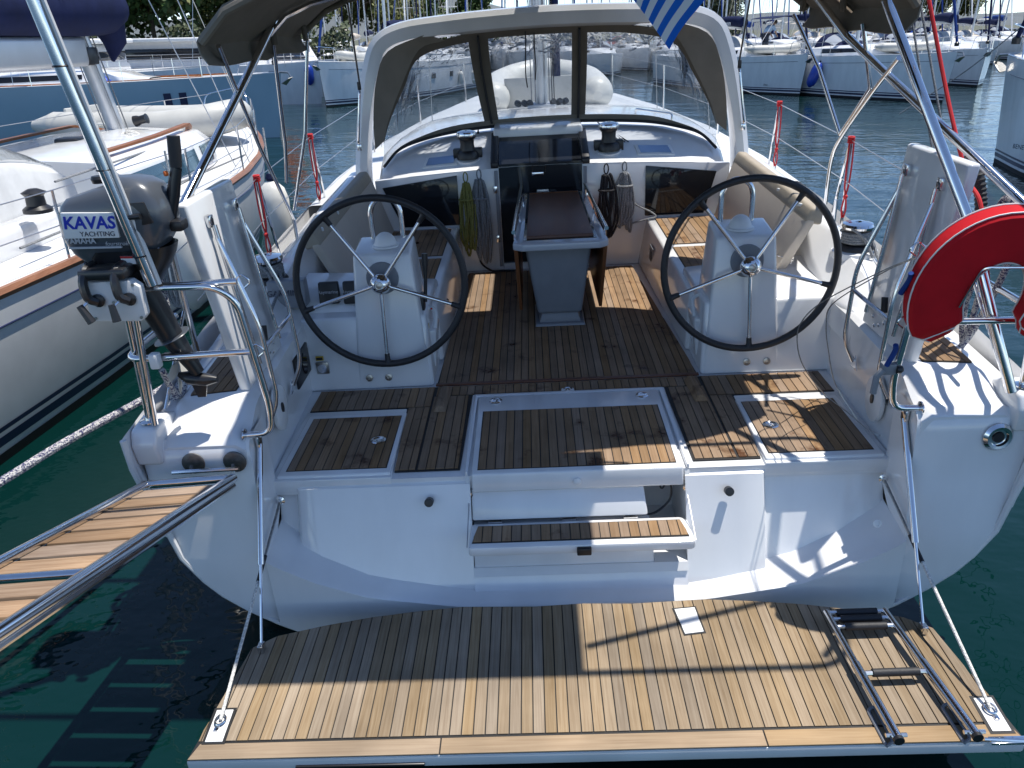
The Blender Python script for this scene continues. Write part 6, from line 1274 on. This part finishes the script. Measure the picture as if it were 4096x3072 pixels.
# ---- quay, cars, trees, hills
STONE = mat('quay_stone', (.33, .31, .28), .85, var=.25, vscale=1.5)
mb = MB().box2((-120, 80, WATER_Z-2), (160, 140, WATER_Z+1.15)); tag(mb.build('quay', STONE), 'pale stone quay behind the far boats', 'quay', kind='structure')
GROUND = mat('dry_ground', (.10, .105, .07), .95, var=.3, vscale=.05)
mb = MB().box2((-900, 120, WATER_Z-2), (900, 1500, WATER_Z+1.6)); tag(mb.build('shore', GROUND), 'flat dry shore behind the quay', 'ground', kind='structure')
mb = MB().box2((-120, 46, WATER_Z-2), (-27, 120, WATER_Z+1.3)); tag(mb.build('shore_bank', GROUND), 'wooded bank behind the catamarans', 'ground', kind='structure')
def car(label, c, rz, m):
    o = thing('parked_car', label, 'car', c, 'cars parked on the quay', yacht=False); o.rotation_euler = (0, 0, rz)
    body = [(-2.1, .35), (-2.15, .75), (-1.95, .95), (-1.0, 1.0), (.9, .95), (1.7, .82), (2.1, .65), (2.15, .35)]
    MB().prism(body, 'x', -.85, .85, .06).build('body', m, o)
    cab = [(-1.75, .95), (-1.2, 1.42), (.2, 1.45), (1.05, .93)]
    MB().prism(cab, 'x', -.72, .72, .06).build('cabin', m, o)
    for s in (-1, 1):
        MB().prism([(-1.5, 1.0), (-1.1, 1.36), (-.3, 1.38), (-.3, 1.0)], 'x', s*.715, s*.735).build('window', GLASS, o); MB().prism([(-.22, 1.0), (-.22, 1.38), (.15, 1.38), (.8, 1.0)], 'x', s*.715, s*.735).build('window', GLASS, o)
        for y in (-1.3, 1.35):
            wl_ = MB().lathe([(.2, 0), (.32, .02), (.33, .18), (.2, .2)], (s*.68, y, .33), (s, 0, 0), 16).build('wheel', RUBBER, o); MB().lathe([(.19, 0), (.17, .02), (0, .02)], (s*.87, y, .33), (s, 0, 0), 12).build('rim', ALU, wl_)
        MB().box((s*.6, 2.13, .62), (.34, .06, .14), None, .02).build('headlight', WHITE, o); MB().box((s*.65, -2.13, .72), (.28, .06, .14), None, .02).build('tail_light', REDW, o)
    MB().hexa([(-.62, .93, .985), (.62, .93, .985), (.62, 1.0, .97), (-.62, 1.0, .97)], [(-.56, .25, 1.43), (.56, .25, 1.43), (.56, .3, 1.42), (-.56, .3, 1.42)]).build('windscreen', GLASS, o)
    return o
CB_ = mat('blue_car_paint', (.01, .06, .42), .2, coat=.8); CK = mat('dark_car_paint', (.03, .035, .045), .2, coat=.8); CS = mat('silver_car_paint', (.45, .46, .48), .25, .5); CR_ = mat('red_car_paint', (.35, .02, .02), .2, coat=.8)
for u, m, nm, y in ((1960, CB_, 'bright blue car on the quay behind the right-hand yachts', 82.5), (1655, CK, 'dark car parked behind the yacht right of the arch', 82.5), (1330, CR_, 'red car seen through the right hood window', 82.5), (1120, CS, 'silver car seen through the middle hood window', 82.5), (975, CK, 'dark car seen through the left hood window', 82.5), (2150, CS, 'silver car on the quay near the right edge', 83.5)):
    p = W(u, 120, y=y); car(nm, Vector((p.x, y, WATER_Z+1.15)), radians(90+rnd.uniform(-12, 12)), m)
LEAF = {}
def leafmat(name, c):
    m = bpy.data.materials.new(name); m.use_nodes = True; N, L = nodes(m); b = N['Principled BSDF']; b.inputs['Roughness'].default_value = .6; b.inputs['Specular IOR Level'].default_value = .2
    g = N.new('ShaderNodeNewGeometry'); r = N.new('ShaderNodeValToRGB'); r.color_ramp.elements[0].color = (*[x*.55 for x in c], 1); r.color_ramp.elements[1].color = (*[min(1, x*1.6) for x in c], 1); L.new(g.outputs['Random Per Island'], r.inputs[0]); L.new(r.outputs[0], b.inputs['Base Color'])
    try: b.inputs['Transmission Weight'].default_value = 0
    except Exception: pass
    return m
G1 = leafmat('dark_leaves', (.045, .075, .02)); G2 = leafmat('olive_leaves', (.10, .11, .035)); G3 = leafmat('grey_green_leaves', (.075, .09, .05)); G4 = leafmat('rust_leaves', (.20, .09, .03))
BARK = mat('tree_bark', (.12, .09, .065), .9, var=.3)
def tree(label, base, h, r, m, nl_=3800, leaf=.16, squash=.8, trunk=.2, group='trees on the shore', seed=0):
    rn = random.Random(seed); o = thing('tree', label, 'tree', base, group, yacht=False)
    tk = MB(); top = Vector((rn.uniform(-.4, .4), 0, h*.62)); tk.tube([Vector(), top*.5+Vector((.15, 0, 0)), top], [trunk, trunk*.75, trunk*.45], 8)
    cl = []
    for k in range(16):
        a = rn.uniform(0, 2*pi); e = rn.uniform(-.35, 1); q = rn.uniform(.35, .95); c = Vector((cos(a)*r*q*sqrt(max(0, 1-e*e*.5)), sin(a)*r*q*sqrt(max(0, 1-e*e*.5)), h-r*squash+e*r*squash*.85)); cl.append((c, r*rn.uniform(.26, .48)))
        if k < 9: tk.tube([top*rn.uniform(.55, .95), (top+c)/2+Vector((0, 0, .2)), c], [trunk*.35, trunk*.2, .03], 6)
    tk.build('trunk', BARK, o); cr = MB(); vs = []; fs = []
    for i in range(nl_):
        c, cr_ = cl[i % 16]; d = Vector((rn.gauss(0, 1), rn.gauss(0, 1), rn.gauss(0, .8))).normalized()*cr_*(rn.random()**.45); p = c+d; a = Vector((rn.gauss(0, 1), rn.gauss(0, 1), rn.gauss(0, 1))).normalized(); b = a.orthogonal().normalized(); s_ = leaf*rn.uniform(.6, 1.5); n = len(vs)
        vs += [p+a*s_, p+b*s_*.6, p-a*s_, p-b*s_*.6]; fs.append([n, n+1, n+2, n+3])
    cr.add(vs, fs); cr.fixn = False; cr.build('crown', m, o); return o
TZ = WATER_Z+1.3
for i, (u, y, h, r, m, lb) in enumerate(((215, 60, 11, 5.5, G1, 'dense dark green tree furthest left behind the catamarans'), (330, 58, 12.5, 6, G1, 'tall dark green tree behind the catamaran ladder'), (430, 62, 11, 5.5, G2, 'olive green tree behind the port bimini corner'), (120, 66, 10, 5.5, G3, 'grey-green tree behind the furled mainsail'), (545, 95, 11, 6, G3, 'grey-green tree between bimini and motor boat'), (790, 128, 12.5, 6.5, G2, 'rounded olive tree left of the arch on the far shore'), (640, 130, 11, 7, G1, 'dark tree behind the orange flag'), (1770, 130, 14, 6, G2, 'tall olive tree behind the right-hand yachts'), (1830, 134, 11, 6, G3, 'grey-green tree behind the navy sprayhood'), (2030, 150, 12, 5, G2, 'round olive tree far off near the right edge'), (900, 150, 8, 5, G4, 'rust coloured tree behind the arch'), (980, 140, 9, 6, G1, 'low dark tree seen over the arch'), (1550, 150, 9, 6, G3, 'low grey-green tree right of the ensign'), (20, 58, 11, 5.5, G1, 'dark tree at the left edge behind the boom'))):
    p = W(u, 60, y=float(y)); tree(lb, Vector((p.x, y, TZ)), h, r*1.15, m, 9000, .24 if y < 100 else .32, seed=i, squash=.95)
# oleander-like hedge with pale flowers
hd = MB(); rn = random.Random(9); vs = []; fs = []
for i in range(5000):
    t = rn.random(); p = Vector((-30+18*t, 52+rn.uniform(-1, 1), TZ+rn.random()**.7*(2.2+.6*sin(t*20)))); a = Vector((rn.gauss(0, 1), rn.gauss(0, 1), rn.gauss(0, 1))).normalized(); b = a.orthogonal().normalized(); n = len(vs); vs += [p+a*.16, p+b*.1, p-a*.16, p-b*.1]; fs.append([n, n+1, n+2, n+3])
hd.add(vs, fs); hd.fixn = False; tag(hd.build('hedge', G3), 'grey-green hedge along the bank behind the motor boat', 'hedge', kind='stuff')
HILL = mat('bare_hill', (.11, .125, .13), .95, var=.25, vscale=.004)
for nm, x0, x1, y, hh, seed in (('left', -1800, 500, 2000, 120, 1), ('right', -300, 2600, 2900, 75, 5)):
    rows = []
    for j in range(6):
        f = j/5; rows.append([Vector((x0+(x1-x0)*i/60, y+500*f, WATER_Z+hh*f**.7*(.25+.75*sin(pi*i/60)**.8)*(.75+.5*noise.noise(Vector((i*.13+seed*7, j*.2, seed)))))) for i in range(61)])
    q = MB(); q.grid(rows); tag(q.build('hill', HILL), 'distant bare grey hill on the '+nm, 'hill', kind='structure')
# orange flag by the far masts
FO = thing('banner', 'orange banner on a pole among the far masts left of the arch', 'flag', W(625, 95, y=40.0), yacht=False)
p = FO.location
MB().tube([(0, 0, -2.5), (0, 0, 3.2)], .03, 6).build('pole', WHITE, FO); MB().shell([[Vector((-.05-.08*i, .06*sin(i*.9), 2.6-.12*i*.2)), Vector((-.05-.08*i, .06*sin(i*.9+.6), .3-.1*i*.2))] for i in range(12)], .01).build('cloth', ORANGE, FO)
# ---- person on the foredeck of the yacht right of the arch
PX = Vector((b2.x, b2.y, WATER_Z+1.78))-d2*5.5+Vector((1.0, .0, 0))
PE = thing('person', 'person in a light blue shirt bending over on a foredeck right of the arch', 'person', PX, yacht=False); PE.rotation_euler = (0, 0, radians(-70))
def skinfig(name, verts, edges, rad, m, parent):
    me = bpy.data.meshes.new(name); me.from_pydata(verts, edges, []); ob = bpy.data.objects.new(name, me); COL.objects.link(ob); ob.parent = parent
    ob.modifiers.new('skin', 'SKIN'); sd = ob.modifiers.new('sub', 'SUBSURF'); sd.levels = sd.render_levels = 1
    for i, r_ in enumerate(rad): me.skin_vertices[0].data[i].radius = (r_, r_)
    me.skin_vertices[0].data[0].use_root = True
    dg = bpy.context.evaluated_depsgraph_get(); me2 = bpy.data.meshes.new_from_object(ob.evaluated_get(dg)); ob.modifiers.clear(); ob.data = me2; me2.materials.clear(); me2.materials.append(m)
    for p_ in me2.polygons: p_.use_smooth = True
    return ob
SKIN = mat('skin', (.45, .26, .17), .6); SHIRT = mat('light_blue_shirt', (.38, .52, .68), .8); TROU = mat('dark_trousers', (.03, .035, .05), .8); HAIR = mat('dark_hair', (.03, .022, .018), .7)
vb = [(0, 0, .92), (0, .12, 1.12), (0, .30, 1.32), (0, .42, 1.40), (0, .50, 1.45), (0, .56, 1.50), (-.1, 0, .86), (-.12, .05, .48), (-.12, -.02, .08), (-.12, .14, .03), (.1, 0, .86), (.12, .08, .48), (.12, .0, .08), (.12, .16, .03), (-.2, .32, 1.32), (-.24, .42, 1.05), (-.2, .55, .85), (-.19, .62, .76), (.2, .32, 1.32), (.25, .44, 1.06), (.2, .58, .88), (.19, .66, .80)]
eb = [(0, 1), (1, 2), (2, 3), (3, 4), (4, 5), (0, 6), (6, 7), (7, 8), (8, 9), (0, 10), (10, 11), (11, 12), (12, 13), (2, 14), (14, 15), (15, 16), (16, 17), (2, 18), (18, 19), (19, 20), (20, 21)]
rb_ = [.15, .15, .17, .07, .09, .1, .11, .075, .05, .045, .11, .075, .05, .045, .07, .05, .04, .035, .07, .05, .04, .035]
skinfig('body', vb, eb, rb_, SKIN, PE)
skinfig('shirt', [vb[0], vb[1], vb[2], vb[14], vb[15], vb[18], vb[19]], [(0, 1), (1, 2), (2, 3), (3, 4), (2, 5), (5, 6)], [.175, .18, .195, .09, .065, .09, .065], SHIRT, PE)
skinfig('trousers', [vb[0], vb[6], vb[7], vb[8], vb[10], vb[11], vb[12]], [(0, 1), (1, 2), (2, 3), (0, 4), (4, 5), (5, 6)], [.165, .125, .095, .075, .125, .095, .075], TROU, PE)
MB().ball((0, .555, 1.515), (.105, .115, .12), 12, 8).build('hair', HAIR, PE)
